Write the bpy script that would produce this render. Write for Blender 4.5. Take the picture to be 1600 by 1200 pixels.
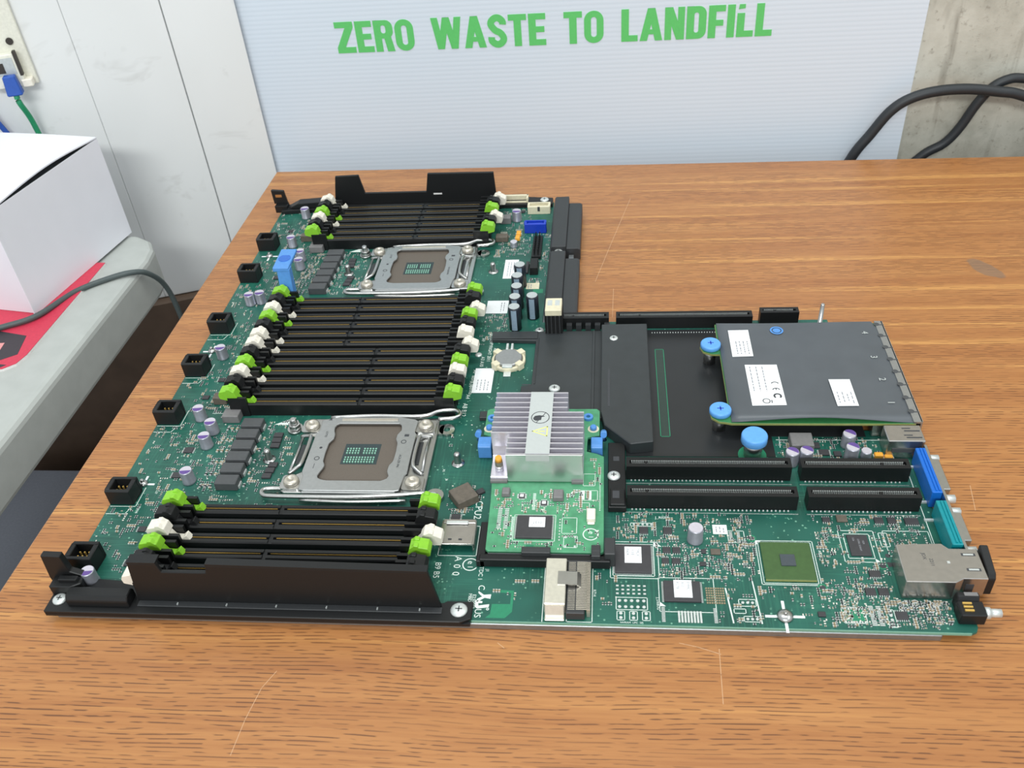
import bpy, bmesh, math, random
from mathutils import Vector, Matrix
# ---------------------------------------------------------------- scene, camera, light
sc = bpy.context.scene
for o in list(bpy.data.objects): bpy.data.objects.remove(o)
COL = sc.collection
TZ = 750.0                 # table top height (mm)
BZ = 6.0                   # printed circuit board top above the table (mm)
GZ = TZ + BZ               # world z of board coordinate 0
K = 0.001
cam_d = bpy.data.cameras.new('camera'); cam = bpy.data.objects.new('camera', cam_d); COL.objects.link(cam)
cam_d.sensor_width = 36.0; cam_d.sensor_fit = 'HORIZONTAL'; cam_d.lens = 1412.673/1600*36.0
cam_d.clip_start = 0.01; cam_d.clip_end = 50
R = ((0.9941360728, -0.0027856749, -0.1081004591), (0.0826610506, -0.6249340768, 0.7762889608), (-0.0697181537, -0.7806725568, -0.6210392424))
M = Matrix(((R[0][0], -R[0][1], -R[0][2]), (R[1][0], -R[1][1], -R[1][2]), (R[2][0], -R[2][1], -R[2][2])))
cam.matrix_world = Matrix.Translation((0.311265, -0.290624, (392.557+GZ)*K)) @ M.to_4x4()
cam_d.dof.use_dof = True; cam_d.dof.focus_distance = 0.60; cam_d.dof.aperture_fstop = 22
sc.camera = cam
w = bpy.data.worlds.new('room_ambient'); sc.world = w; w.use_nodes = True
w.node_tree.nodes['Background'].inputs[0].default_value = (0.90, 0.96, 1.0, 1)
w.node_tree.nodes['Background'].inputs[1].default_value = 0.78
def area(name, loc, size, energy, color, target):
    d = bpy.data.lights.new(name, 'AREA'); d.shape = 'RECTANGLE'; d.size, d.size_y = size; d.energy = energy; d.color = color
    o = bpy.data.objects.new(name, d); COL.objects.link(o); o.location = loc
    o.rotation_euler = (Vector(target)-Vector(loc)).to_track_quat('-Z', 'Y').to_euler()
area('ceiling_fluorescent_lamp', (0.25, 0.25, 2.55), (1.3, 0.35), 12, (0.97, 1.0, 0.98), (0.25, 0.25, 0))
area('ceiling_fluorescent_lamp', (0.15, -2.1, 2.45), (1.3, 0.35), 44, (0.97, 1.0, 0.98), (0.2, -0.4, 0.4))
area('ceiling_fluorescent_lamp', (1.7, -0.1, 2.55), (0.35, 1.3), 10, (0.97, 1.0, 0.98), (1.7, -0.1, 0))
sc.view_settings.view_transform = 'Standard'; sc.view_settings.look = 'None'
sc.view_settings.exposure = -0.04; sc.view_settings.gamma = 1.0
try: sc.view_settings.use_curve_mapping = False
except Exception: pass

# ---------------------------------------------------------------- materials
def lin(c):
    return tuple(((x/255)/12.92 if x/255 <= 0.04045 else ((x/255+0.055)/1.055)**2.4) for x in c)+(1,)
MATS = {}
def mat(name, rgb, rough=0.5, metal=0.0, noise=0.06, scale=400, bump=0.0, spec=0.5, coat=0.0):
    m = bpy.data.materials.new(name); m.use_nodes = True; nt = m.node_tree; b = nt.nodes['Principled BSDF']
    b.inputs['Roughness'].default_value = rough; b.inputs['Metallic'].default_value = metal
    b.inputs['Specular IOR Level'].default_value = spec; b.inputs['Coat Weight'].default_value = coat
    tc = nt.nodes.new('ShaderNodeTexCoord'); n = nt.nodes.new('ShaderNodeTexNoise'); n.inputs['Scale'].default_value = scale; n.inputs['Detail'].default_value = 3
    nt.links.new(tc.outputs['Object'], n.inputs['Vector'])
    r = nt.nodes.new('ShaderNodeValToRGB'); c = lin(rgb)
    r.color_ramp.elements[0].position = 0.3; r.color_ramp.elements[1].position = 0.7
    r.color_ramp.elements[0].color = tuple(x*(1-noise) for x in c[:3])+(1,); r.color_ramp.elements[1].color = tuple(min(1, x*(1+noise)) for x in c[:3])+(1,)
    nt.links.new(n.outputs['Fac'], r.inputs['Fac']); nt.links.new(r.outputs['Color'], b.inputs['Base Color'])
    if bump:
        bp = nt.nodes.new('ShaderNodeBump'); bp.inputs['Strength'].default_value = bump; bp.inputs['Distance'].default_value = 0.0004
        nt.links.new(n.outputs['Fac'], bp.inputs['Height']); nt.links.new(bp.outputs['Normal'], b.inputs['Normal'])
    MATS[name] = m; return m
mat('black_plastic', (26, 27, 28), 0.45, bump=0.05, scale=900, spec=0.35)
mat('slot_plastic', (23, 24, 25), 0.42, spec=0.35)
mat('charcoal_plastic', (50, 52, 54), 0.5)
mat('cover_sheet', (50, 54, 56), 0.42, noise=0.08, scale=120)
mat('mylar', (38, 40, 42), 0.33, noise=0.05, scale=60)
mat('insulator', (84, 89, 94), 0.36, noise=0.08, scale=40)
mat('lime', (134, 196, 48), 0.4); mat('ivory', (232, 226, 212), 0.45); mat('cream', (222, 214, 186), 0.45)
mat('blue', (98, 164, 230), 0.4); mat('mid_blue', (84, 144, 212), 0.4); mat('usb_blue', (25, 60, 185), 0.4); mat('vga_blue', (20, 105, 200), 0.35); mat('teal', (10, 140, 150), 0.35)
mat('steel', (188, 188, 186), 0.28, 1.0, 0.04); mat('plate', (176, 178, 178), 0.36, 0.85, 0.04); mat('tray_metal', (150, 155, 158), 0.4, 0.8)
mat('aluminium', (222, 219, 228), 0.33, 0.65, 0.03); mat('nickel', (205, 198, 185), 0.35, 0.8, 0.05); mat('gold', (225, 185, 100), 0.35, 0.5)
mat('tin', (215, 220, 218), 0.4, 0.5); mat('shield', (188, 184, 180), 0.26, 0.95, 0.05, 300)
mat('socket_brown', (98, 89, 80), 0.55, noise=0.1, scale=2500); mat('pin_green', (150, 200, 180), 0.35, 0.3); mat('cavity', (45, 60, 62), 0.6)
mat('chip', (58, 57, 60), 0.5, noise=0.08); mat('inductor', (74, 76, 78), 0.55); mat('ferrite', (98, 90, 80), 0.55, noise=0.15); mat('pale_ferrite', (120, 118, 118), 0.55)
mat('cap_can', (176, 178, 188), 0.35, 0.7); mat('cap_top', (205, 200, 210), 0.4, 0.3); mat('purple', (95, 70, 140), 0.5); mat('cap_sleeve', (38, 44, 54), 0.35); mat('cap_stripe', (140, 160, 178), 0.4); mat('cap_lid', (190, 196, 196), 0.4, 0.3)
mat('tantalum', (240, 170, 60), 0.45); mat('tan', (150, 134, 108), 0.5); mat('silk', (225, 235, 228), 0.6); mat('sticker', (238, 240, 242), 0.55, noise=0.02)
mat('ink', (60, 62, 66), 0.6); mat('pale_ink', (150, 152, 158), 0.6); mat('yellow_ink', (226, 226, 130), 0.6); mat('copper_ring', (150, 95, 60), 0.5); mat('bga', (62, 92, 48), 0.45, noise=0.08); mat('die', (70, 78, 84), 0.25)
mat('card_green', (78, 150, 110), 0.42, noise=0.18, scale=160); mat('card_edge', (120, 170, 95), 0.5); mat('ndc_green', (52, 120, 70), 0.45); mat('ndc_edge', (140, 145, 85), 0.5); mat('light_green_patch', (36, 130, 95), 0.42)
mat('hs_label', (188, 193, 191), 0.45, noise=0.02)
mat('letter_green', (96, 196, 108), 0.5, noise=0.03); mat('cable_black', (38, 42, 46), 0.5); mat('cable_grey', (74, 84, 84), 0.5); mat('cable_green', (30, 140, 95), 0.45); mat('cable_blue', (35, 80, 165), 0.45)
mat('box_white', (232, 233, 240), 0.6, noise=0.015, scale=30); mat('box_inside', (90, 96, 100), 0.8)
mat('table_grey', (176, 180, 176), 0.55, noise=0.05, scale=60, bump=0.1); mat('leg_metal', (110, 114, 118), 0.4, 0.6)
mat('outlet_ivory', (222, 221, 208), 0.45); mat('outlet_dark', (50, 45, 40), 0.6); mat('red_paper', (205, 55, 80), 0.5); mat('dark_print', (55, 50, 56), 0.5); mat('pink_print', (225, 150, 150), 0.5); mat('page', (225, 222, 220), 0.6)
mat('bright_nickel', (226, 222, 208), 0.28, 0.6); mat('polished', (215, 216, 216), 0.3, 0.9, 0.02, 80); mat('scratch', (205, 165, 128), 0.6); mat('dimple_blue', (44, 105, 195), 0.4); mat('window_dark', (44, 60, 54), 0.35); mat('board_edge', (118, 165, 145), 0.5); mat('bin_grey', (142, 147, 158), 0.55); mat('brown_wood', (92, 74, 60), 0.6, noise=0.2, scale=30); mat('floor_grey', (90, 88, 86), 0.7, noise=0.15, scale=20)

class NT:
    def __init__(s, name, rough):
        s.m = bpy.data.materials.new(name); s.m.use_nodes = True; s.t = s.m.node_tree; s.b = s.t.nodes['Principled BSDF']; s.b.inputs['Roughness'].default_value = rough
        s.tc = s.t.nodes.new('ShaderNodeTexCoord'); MATS[name] = s.m
    def link(s, a, b): s.t.links.new(a, b)
    def noise(s, sx, sy, sz, detail=2, rough=0.5, dist=0.0, off=(0, 0, 0)):
        mp = s.t.nodes.new('ShaderNodeMapping'); mp.inputs['Scale'].default_value = (sx, sy, sz); mp.inputs['Location'].default_value = off
        s.link(s.tc.outputs['Object'], mp.inputs['Vector']); n = s.t.nodes.new('ShaderNodeTexNoise'); n.inputs['Scale'].default_value = 1
        n.inputs['Detail'].default_value = detail; n.inputs['Roughness'].default_value = rough; n.inputs['Distortion'].default_value = dist
        s.link(mp.outputs['Vector'], n.inputs['Vector']); return n.outputs['Fac']
    def ramp(s, fac, stops):
        r = s.t.nodes.new('ShaderNodeValToRGB'); e = r.color_ramp.elements
        while len(e) < len(stops): e.new(0.5)
        for q, (p, c) in zip(e, stops): q.position = p; q.color = c if len(c) == 4 else lin(c)
        s.link(fac, r.inputs['Fac']); return r.outputs['Color']
    def mix(s, fac, a, b, mode='MIX'):
        x = s.t.nodes.new('ShaderNodeMix'); x.data_type = 'RGBA'; x.blend_type = mode
        for sock, val in ((x.inputs[0], fac), (x.inputs[6], a), (x.inputs[7], b)):
            if hasattr(val, 'is_output'): s.link(val, sock)
            elif isinstance(val, (int, float)): sock.default_value = val
            else: sock.default_value = val if len(val) == 4 else lin(val)
        return x.outputs[2]
    def math(s, op, a, b=None):
        x = s.t.nodes.new('ShaderNodeMath'); x.operation = op
        for i, v in enumerate((a, b)):
            if v is None: continue
            if hasattr(v, 'is_output'): s.link(v, x.inputs[i])
            else: x.inputs[i].default_value = v
        return x.outputs[0]
    def bump(s, h, strength, dist):
        bp = s.t.nodes.new('ShaderNodeBump'); bp.inputs['Strength'].default_value = strength; bp.inputs['Distance'].default_value = dist
        s.link(h, bp.inputs['Height']); s.link(bp.outputs['Normal'], s.b.inputs['Normal'])
BW = ((0, 0, 0, 1), (1, 1, 1, 1))
def wood():
    n = NT('table_wood', 0.33); n.b.inputs['Specular IOR Level'].default_value = 0.5
    broad = n.noise(3.0, 60, 20, 3, 0.55, 0.3); c = n.ramp(broad, [(0.3, (164, 108, 62)), (0.5, (175, 119, 69)), (0.72, (183, 128, 76))])
    pale = n.noise(1.6, 120, 90, 2, 0.5, 0.1, (9, 2, 0)); c = n.mix(n.ramp(pale, [(0.58, BW[0]), (0.68, (0.75, 0.75, 0.75, 1))]), c, (208, 152, 88))
    med = n.noise(14, 420, 60, 3, 0.6, 0.2, (3, 1, 0)); c = n.mix(n.ramp(med, [(0.45, BW[0]), (0.75, (0.6, 0.6, 0.6, 1))]), c, (148, 92, 50))
    # rows of short dark pores, as printed on wood laminate
    sx = n.t.nodes.new('ShaderNodeSeparateXYZ'); n.link(n.tc.outputs['Object'], sx.inputs[0])
    yy = n.math('ADD', sx.outputs['Y'], n.math('MULTIPLY', n.noise(5, 22, 1, 2, 0.5, 0.2, (2, 2, 0)), 0.012)); row = n.math('SINE', n.math('MULTIPLY', yy, 2*math.pi/0.0023))
    dash = n.ramp(n.noise(95, 700, 1, 1, 0.5, 0, (5, 3, 0)), [(0.46, BW[0]), (0.54, BW[1])]); zone = n.ramp(n.noise(7, 55, 1, 2), [(0.36, (0.4, 0.4, 0.4, 1)), (0.54, BW[1])])
    fine = n.math('ADD', n.noise(60, 1300, 1, 2), 0)
    pores = n.mix(1.0, n.mix(1.0, n.ramp(row, [(0.45, BW[0]), (0.9, (0.85, 0.85, 0.85, 1))]), dash, 'MULTIPLY'), zone, 'MULTIPLY'); c = n.mix(pores, c, (92, 56, 34))
    # old grey stain near the far right of the top
    mp = n.t.nodes.new('ShaderNodeMapping'); mp.vector_type = 'TEXTURE'; mp.inputs['Location'].default_value = (0.606, 0.352, 0); mp.inputs['Rotation'].default_value = (0, 0, -1.05); mp.inputs['Scale'].default_value = (0.026, 0.012, 10)
    n.link(n.tc.outputs['Object'], mp.inputs['Vector']); ln = n.t.nodes.new('ShaderNodeVectorMath'); ln.operation = 'LENGTH'; n.link(mp.outputs['Vector'], ln.inputs[0])
    st = n.math('ADD', ln.outputs['Value'], n.math('MULTIPLY', n.noise(60, 60, 60), 0.6)); c = n.mix(n.ramp(st, [(0.9, (0.6, 0.6, 0.6, 1)), (1.25, BW[0])]), c, (120, 105, 92))
    n.link(c, n.b.inputs['Base Color']); n.bump(fine, 0.12, 0.0002)
wood()
def pcb():
    n = NT('pcb_green', 0.38); c = n.ramp(n.noise(28, 28, 28, 2), [(0.35, (20, 76, 65)), (0.62, (31, 95, 82))])
    for k, (sx, sy, off) in enumerate(((35, 900, 0), (900, 35, 5))):
        tr = n.noise(sx, sy, 1, 1, 0.5, 0, (off, off, 0)); zone = n.ramp(n.noise(22, 22, 1, 1, 0.5, 0, (off+2, 4, 0)), [(0.48, BW[0]), (0.56, BW[1])])
        c = n.mix(n.mix(1.0, n.ramp(tr, [(0.52, BW[0]), (0.58, (0.4, 0.4, 0.4, 1))]), zone, 'MULTIPLY'), c, (44, 112, 92))
    v = n.t.nodes.new('ShaderNodeTexVoronoi'); v.inputs['Scale'].default_value = 330; n.link(n.tc.outputs['Object'], v.inputs['Vector'])
    vz = n.ramp(n.noise(40, 40, 1, 1, 0.5, 0, (1, 9, 0)), [(0.5, BW[0]), (0.58, BW[1])])
    c = n.mix(n.mix(1.0, n.ramp(v.outputs['Distance'], [(0.16, (0.8, 0.8, 0.8, 1)), (0.22, BW[0])]), vz, 'MULTIPLY'), c, (120, 175, 150))
    n.link(c, n.b.inputs['Base Color'])
pcb()
def plaster():
    n = NT('white_panel', 0.55); c = n.ramp(n.noise(5, 5, 3, 3), [(0.3, (218, 220, 219)), (0.7, (229, 231, 231))])
    sm = n.noise(16, 16, 22, 4, 0.65, 0.5, (4, 4, 4)); c = n.mix(n.ramp(sm, [(0.6, BW[0]), (0.8, (0.5, 0.5, 0.5, 1))]), c, (158, 156, 150))
    n.link(c, n.b.inputs['Base Color'])
plaster()
def concrete():
    n = NT('bare_concrete', 0.8); c = n.ramp(n.noise(14, 14, 12, 5, 0.65), [(0.3, (150, 148, 136)), (0.52, (186, 184, 172)), (0.72, (203, 202, 191))])
    dr = n.noise(45, 45, 5, 3, 0.6, 0.6); c = n.mix(n.ramp(dr, [(0.58, BW[0]), (0.78, (0.7, 0.7, 0.7, 1))]), c, (112, 106, 94))
    sp = n.noise(160, 160, 160, 3, 0.7); c = n.mix(n.ramp(sp, [(0.58, BW[0]), (0.75, (0.6, 0.6, 0.6, 1))]), c, (120, 112, 100))
    n.link(c, n.b.inputs['Base Color']); n.bump(sp, 0.3, 0.001)
concrete()
def coroplast():
    n = NT('corrugated_plastic', 0.38)
    wv = n.t.nodes.new('ShaderNodeTexWave'); wv.wave_type = 'BANDS'; wv.bands_direction = 'Z'; wv.inputs['Scale'].default_value = 72; n.link(n.tc.outputs['Object'], wv.inputs['Vector'])
    c = n.ramp(wv.outputs['Fac'], [(0.0, (208, 219, 230)), (0.6, (214, 224, 235)), (1.0, (215, 225, 236))]); n.link(c, n.b.inputs['Base Color']); n.bump(wv.outputs['Fac'], 0.1, 0.0003)
coroplast()

# ---------------------------------------------------------------- mesh helpers (all lengths in mm)
class MB:
    def __init__(s): s.v, s.f, s.mi, s.sm = [], [], [], []
    def add(s, vs, fs, mi=0, smooth=False):
        o = len(s.v); s.v += [tuple(p) for p in vs]
        for f in fs: s.f.append(tuple(o+i for i in f)); s.mi.append(mi); s.sm.append(smooth)
        return s
    def box(s, x0, x1, y0, y1, z0, z1, mi=0, rot=None, taper=0):
        t = taper; vs = [(x0, y0, z0), (x1, y0, z0), (x1, y1, z0), (x0, y1, z0), (x0+t, y0+t, z1), (x1-t, y0+t, z1), (x1-t, y1-t, z1), (x0+t, y1-t, z1)]
        if rot:
            cx, cy, a = (x0+x1)/2, (y0+y1)/2, math.radians(rot); ca, sa = math.cos(a), math.sin(a)
            vs = [(cx+(x-cx)*ca-(y-cy)*sa, cy+(x-cx)*sa+(y-cy)*ca, z) for x, y, z in vs]
        return s.add(vs, [(3, 2, 1, 0), (4, 5, 6, 7), (0, 1, 5, 4), (1, 2, 6, 5), (2, 3, 7, 6), (3, 0, 4, 7)], mi)
    def cyl(s, cx, cy, z0, z1, r, r2=None, n=20, mi=0, mi_top=None):
        r2 = r if r2 is None else r2; A = [2*math.pi*i/n for i in range(n)]
        vs = [(cx+r*math.cos(a), cy+r*math.sin(a), z0) for a in A]+[(cx+r2*math.cos(a), cy+r2*math.sin(a), z1) for a in A]
        s.add(vs, [(i, (i+1) % n, n+(i+1) % n, n+i) for i in range(n)], mi, True)
        o = len(s.v)-2*n
        s.f += [tuple(o+n+i for i in range(n)), tuple(o+n-1-i for i in range(n))]; s.mi += [mi if mi_top is None else mi_top, mi]; s.sm += [False, False]; return s
    def lathe(s, prof, cx=0, cy=0, n=20, mi=0):
        vs = [(cx+r*math.cos(2*math.pi*i/n), cy+r*math.sin(2*math.pi*i/n), z) for r, z in prof for i in range(n)]
        s.add(vs, [(k*n+i, k*n+(i+1) % n, (k+1)*n+(i+1) % n, (k+1)*n+i) for k in range(len(prof)-1) for i in range(n)], mi, True)
        o = len(s.v)-len(vs); e = o+(len(prof)-1)*n
        s.f += [tuple(e+i for i in range(n)), tuple(o+n-1-i for i in range(n))]; s.mi += [mi, mi]; s.sm += [False, False]; return s
    def prism(s, poly, z0, z1, mi=0):
        ar = sum(poly[i][0]*poly[(i+1) % len(poly)][1]-poly[(i+1) % len(poly)][0]*poly[i][1] for i in range(len(poly)))
        if ar < 0: poly = poly[::-1]
        n = len(poly); vs = [(x, y, z0) for x, y in poly]+[(x, y, z1) for x, y in poly]
        return s.add(vs, [tuple(range(n-1, -1, -1)), tuple(range(n, 2*n))]+[(i, (i+1) % n, n+(i+1) % n, n+i) for i in range(n)], mi)
    def slab(s, prof, axis, a, b, mi=0):
        """profile extruded along x ('x': profile is (y,z)) or along y ('y': profile is (x,z))"""
        n = len(prof); f = (lambda p, t: (t, p[0], p[1])) if axis == 'x' else (lambda p, t: (p[0], t, p[1]))
        vs = [f(p, a) for p in prof]+[f(p, b) for p in prof]
        return s.add(vs, [tuple(range(n-1, -1, -1)), tuple(range(n, 2*n))]+[(i, (i+1) % n, n+(i+1) % n, n+i) for i in range(n)], mi)
    def tube(s, pts, r, n=10, mi=0):
        P = [Vector(p) for p in pts]; rings = []; up = Vector((0, 0, 1))
        for i, p in enumerate(P):
            t = (P[min(i+1, len(P)-1)]-P[max(i-1, 0)]).normalized(); a = t.cross(up)
            if a.length < 1e-3: a = t.cross(Vector((0, 1, 0)))
            a.normalize(); b = t.cross(a); rings.append([p+r*(math.cos(2*math.pi*k/n)*a+math.sin(2*math.pi*k/n)*b) for k in range(n)])
        vs = [q for g in rings for q in g]; m = len(rings)
        s.add(vs, [(k*n+i, k*n+(i+1) % n, (k+1)*n+(i+1) % n, (k+1)*n+i) for k in range(m-1) for i in range(n)], mi, True)
        o = len(s.v)-len(vs); s.f += [tuple(o+i for i in range(n-1, -1, -1)), tuple(o+(m-1)*n+i for i in range(n))]; s.mi += [mi, mi]; s.sm += [False, False]; return s
    def ring(s, cx, cy, r0, r1, z0, z1, n=28, mi=0, arc=(0, 360)):
        a0, a1 = map(math.radians, arc); full = abs(a1-a0) > 6.28; m = n if full else n+1
        A = [a0+(a1-a0)*i/n for i in range(m)]
        vs = [(cx+r*math.cos(a), cy+r*math.sin(a), z) for r, z in ((r0, z1), (r1, z1), (r1, z0), (r0, z0)) for a in A]
        return s.add(vs, [(q*m+i, ((q+1) % 4)*m+i, ((q+1) % 4)*m+(i+1) % m, q*m+(i+1) % m) for q in range(4) for i in range(m if full else n)], mi)
    def line(s, pts, wd, z0, z1, mi=0):
        for (x0, y0), (x1, y1) in zip(pts, pts[1:]):
            d = math.hypot(x1-x0, y1-y0)
            if d < 1e-6: continue
            dx, dy = (x1-x0)/d*wd/2, (y1-y0)/d*wd/2
            s.prism([(x0-dx-dy, y0-dy+dx), (x0-dx+dy, y0-dy-dx), (x1+dx+dy, y1+dy-dx), (x1+dx-dy, y1+dy+dx)], z0, z1, mi)
        return s
    def rect(s, x0, y0, x1, y1, wd, z0, z1, mi=0): return s.line([(x0, y0), (x1, y0), (x1, y1), (x0, y1), (x0, y0)], wd, z0, z1, mi)
    def text(s, body, x, y, size, rot=0, z=0.03, mi=0, sx=1.0):
        cu = bpy.data.curves.new('t', 'FONT'); cu.body = body; cu.size = size; cu.align_x = 'CENTER'; cu.align_y = 'CENTER'; cu.resolution_u = 3
        o = bpy.data.objects.new('t', cu); COL.objects.link(o); me = bpy.data.meshes.new_from_object(o)
        a = math.radians(rot); ca, sa = math.cos(a), math.sin(a)
        s.add([(x+v.co.x*sx*ca-v.co.y*sa, y+v.co.x*sx*sa+v.co.y*ca, z) for v in me.vertices], [tuple(p.vertices) for p in me.polygons], mi)
        bpy.data.objects.remove(o); bpy.data.curves.remove(cu); bpy.data.meshes.remove(me); return s
    def build(s, name, mats, parent=None, loc=(0, 0, 0), rz=0, bevel=0, seg=1, label=None, rot=None):
        me = bpy.data.meshes.new(name); me.from_pydata([(x*K, y*K, z*K) for x, y, z in s.v], [], s.f)
        mats = mats if isinstance(mats, (list, tuple)) else [mats]
        for m in mats: me.materials.append(MATS[m])
        for p, i, sm in zip(me.polygons, s.mi, s.sm): p.material_index = i; p.use_smooth = sm
        if bevel:
            bm = bmesh.new(); bm.from_mesh(me); bmesh.ops.remove_doubles(bm, verts=bm.verts, dist=1e-6)
            ed = [e for e in bm.edges if len(e.link_faces) == 2 and e.calc_face_angle(0) > 0.6]
            bmesh.ops.bevel(bm, geom=ed, offset=bevel*K, segments=seg, affect='EDGES', profile=0.5, clamp_overlap=True); bm.to_mesh(me); bm.free()
        o = bpy.data.objects.new(name, me); COL.objects.link(o); put(o, parent, loc, rz)
        if rot: o.rotation_euler = rot
        if label: o['label'] = label
        return o
OFF = {}
def put(o, parent, loc, rz=0):
    d = OFF.get(parent.name, (0, 0, 0)) if parent else (0, 0, 0); o.parent = parent
    o.location = ((loc[0]+d[0])*K, (loc[1]+d[1])*K, (loc[2]+d[2])*K); o.rotation_euler = (0, 0, math.radians(rz)); return o
def inst(src, parent, loc, rz=0, label=None):
    c = src.copy(); COL.objects.link(c); put(c, parent, loc, rz)
    if label: c['label'] = label
    for ch in src.children:
        d = ch.copy(); COL.objects.link(d); d.parent = c
    return c
def empty(name, loc, parent=None, rz=0):
    o = bpy.data.objects.new(name, None); o.empty_display_size = 0.02; COL.objects.link(o); put(o, parent, loc, rz); return o
def tag(o, label, cat, group=None, kind=None):
    if label: o['label'] = label
    if cat: o['category'] = cat
    if group: o['group'] = group
    if kind: o['kind'] = kind
    return o
def rrect(x0, y0, x1, y1, r, n=5):
    P = []
    for cx, cy, a in ((x1-r, y1-r, 0), (x0+r, y1-r, 90), (x0+r, y0+r, 180), (x1-r, y0+r, 270)):
        P += [(cx+r*math.cos(math.radians(a+90*k/n)), cy+r*math.sin(math.radians(a+90*k/n))) for k in range(n+1)]
    return P
def smooth_path(P, sub=6):
    P = [Vector(p) for p in P]; out = []
    for i in range(len(P)-1):
        p0, p1, p2, p3 = P[max(i-1, 0)], P[i], P[i+1], P[min(i+2, len(P)-1)]
        for k in range(sub):
            t = k/sub; out.append(0.5*((2*p1)+(p2-p0)*t+(2*p0-5*p1+4*p2-p3)*t*t+(3*p1-p0-3*p2+p3)*t**3))
    return out+[P[-1]]
rnd = random.Random(7)

# ---------------------------------------------------------------- the room
def struct(o): o['kind'] = 'structure'; return o
G = GZ
struct(MB().box(-1600, 2200, -1600, 900, -20, 0).build('floor', 'floor_grey'))
struct(MB().box(-1600, 2200, 605, 645, 0, 2000).build('wall_back', 'bare_concrete'))
WD = (-0.9397, -0.3420); WN = (0.3420, -0.9397); WP = (-47.0, 590.7)
def wallpt(s, d): return (WP[0]+WD[0]*s+WN[0]*d, WP[1]+WD[1]*s+WN[1]*d)
def wallbox(mb, s0, s1, d0, d1, z0, z1): return mb.prism([wallpt(s0, d0), wallpt(s1, d0), wallpt(s1, d1), wallpt(s0, d1)], z0, z1)
wall = struct(wallbox(MB(), 1, 1400, -8, -4, 0, 2000).build('wall_left', 'white_panel'))
for s0, s1 in ((0, 66.6), (67.7, 154.2), (154.35, 420), (421, 700), (701, 1380)):
    wallbox(MB(), s0, s1, -4, 0, G-142, 2000).build('panel', 'white_panel', wall, bevel=0.8, seg=2)
struct(wallbox(MB(), 1, 1380, -4, 10, 0, G-143).build('baseboard_left', 'brown_wood', bevel=2))

# ---------------------------------------------------------------- tables
t = tag(empty('wooden_table', (0, 0, 0)), 'long wood-grain laminate table carrying the green circuit board', 'table')
top = MB().prism([(-46, -560), (-36.5, 566), (1150, 544), (1150, -560)], TZ-28, TZ).build('tabletop', 'table_wood', t, bevel=1.2, seg=2)
for x, y in ((20, -480), (20, 470), (1080, -480), (1080, 470)):
    MB().box(x-22, x+22, y-22, y+22, 0, TZ-28, taper=4).build('leg', 'brown_wood', t, bevel=2)
MB().box(-10, 1110, 480, 500, TZ-110, TZ-28).build('apron', 'brown_wood', t); MB().box(-10, 1110, -510, -490, TZ-110, TZ-28).build('apron', 'brown_wood', t)
for P in ([(330.5, 485.8), (322, 447), (312.4, 403.1), (299.2, 341.3)], [(314, 330), (313, 290)], [(346.2, -6), (355, -8), (366.6, -12)], [(366, -9), (365.5, -24), (365, -40)], [(252.4, -9), (256, -12)], [(129.8, -76.6), (131, -58), (134, -40), (139, -30)], [(520, 90), (523, 110)]):
    MB().line(P, 0.3, TZ, TZ+0.03).build('scratch', 'scratch', t)
ft = tag(empty('folding_table', (-450, 0, 0)), 'light grey plastic folding table holding the white carton by the wall', 'table')
P = [(-385, -520), (-136, -520), (-121, 415), (-124, 435), (-134, 452), (-150, 462), (-172, 466), (-385, 462)]
MB().prism([(x+450, y) for x, y in P], G-64, G-20).build('tabletop', 'table_grey', ft, bevel=6, seg=3)
for x in (80, 200):
    for y in (-430, 160): MB().tube([(x, y, G-64), (x, y, 300), (x*1.02, y, 0)], 14, 12).build('leg', 'leg_metal', ft)

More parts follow.
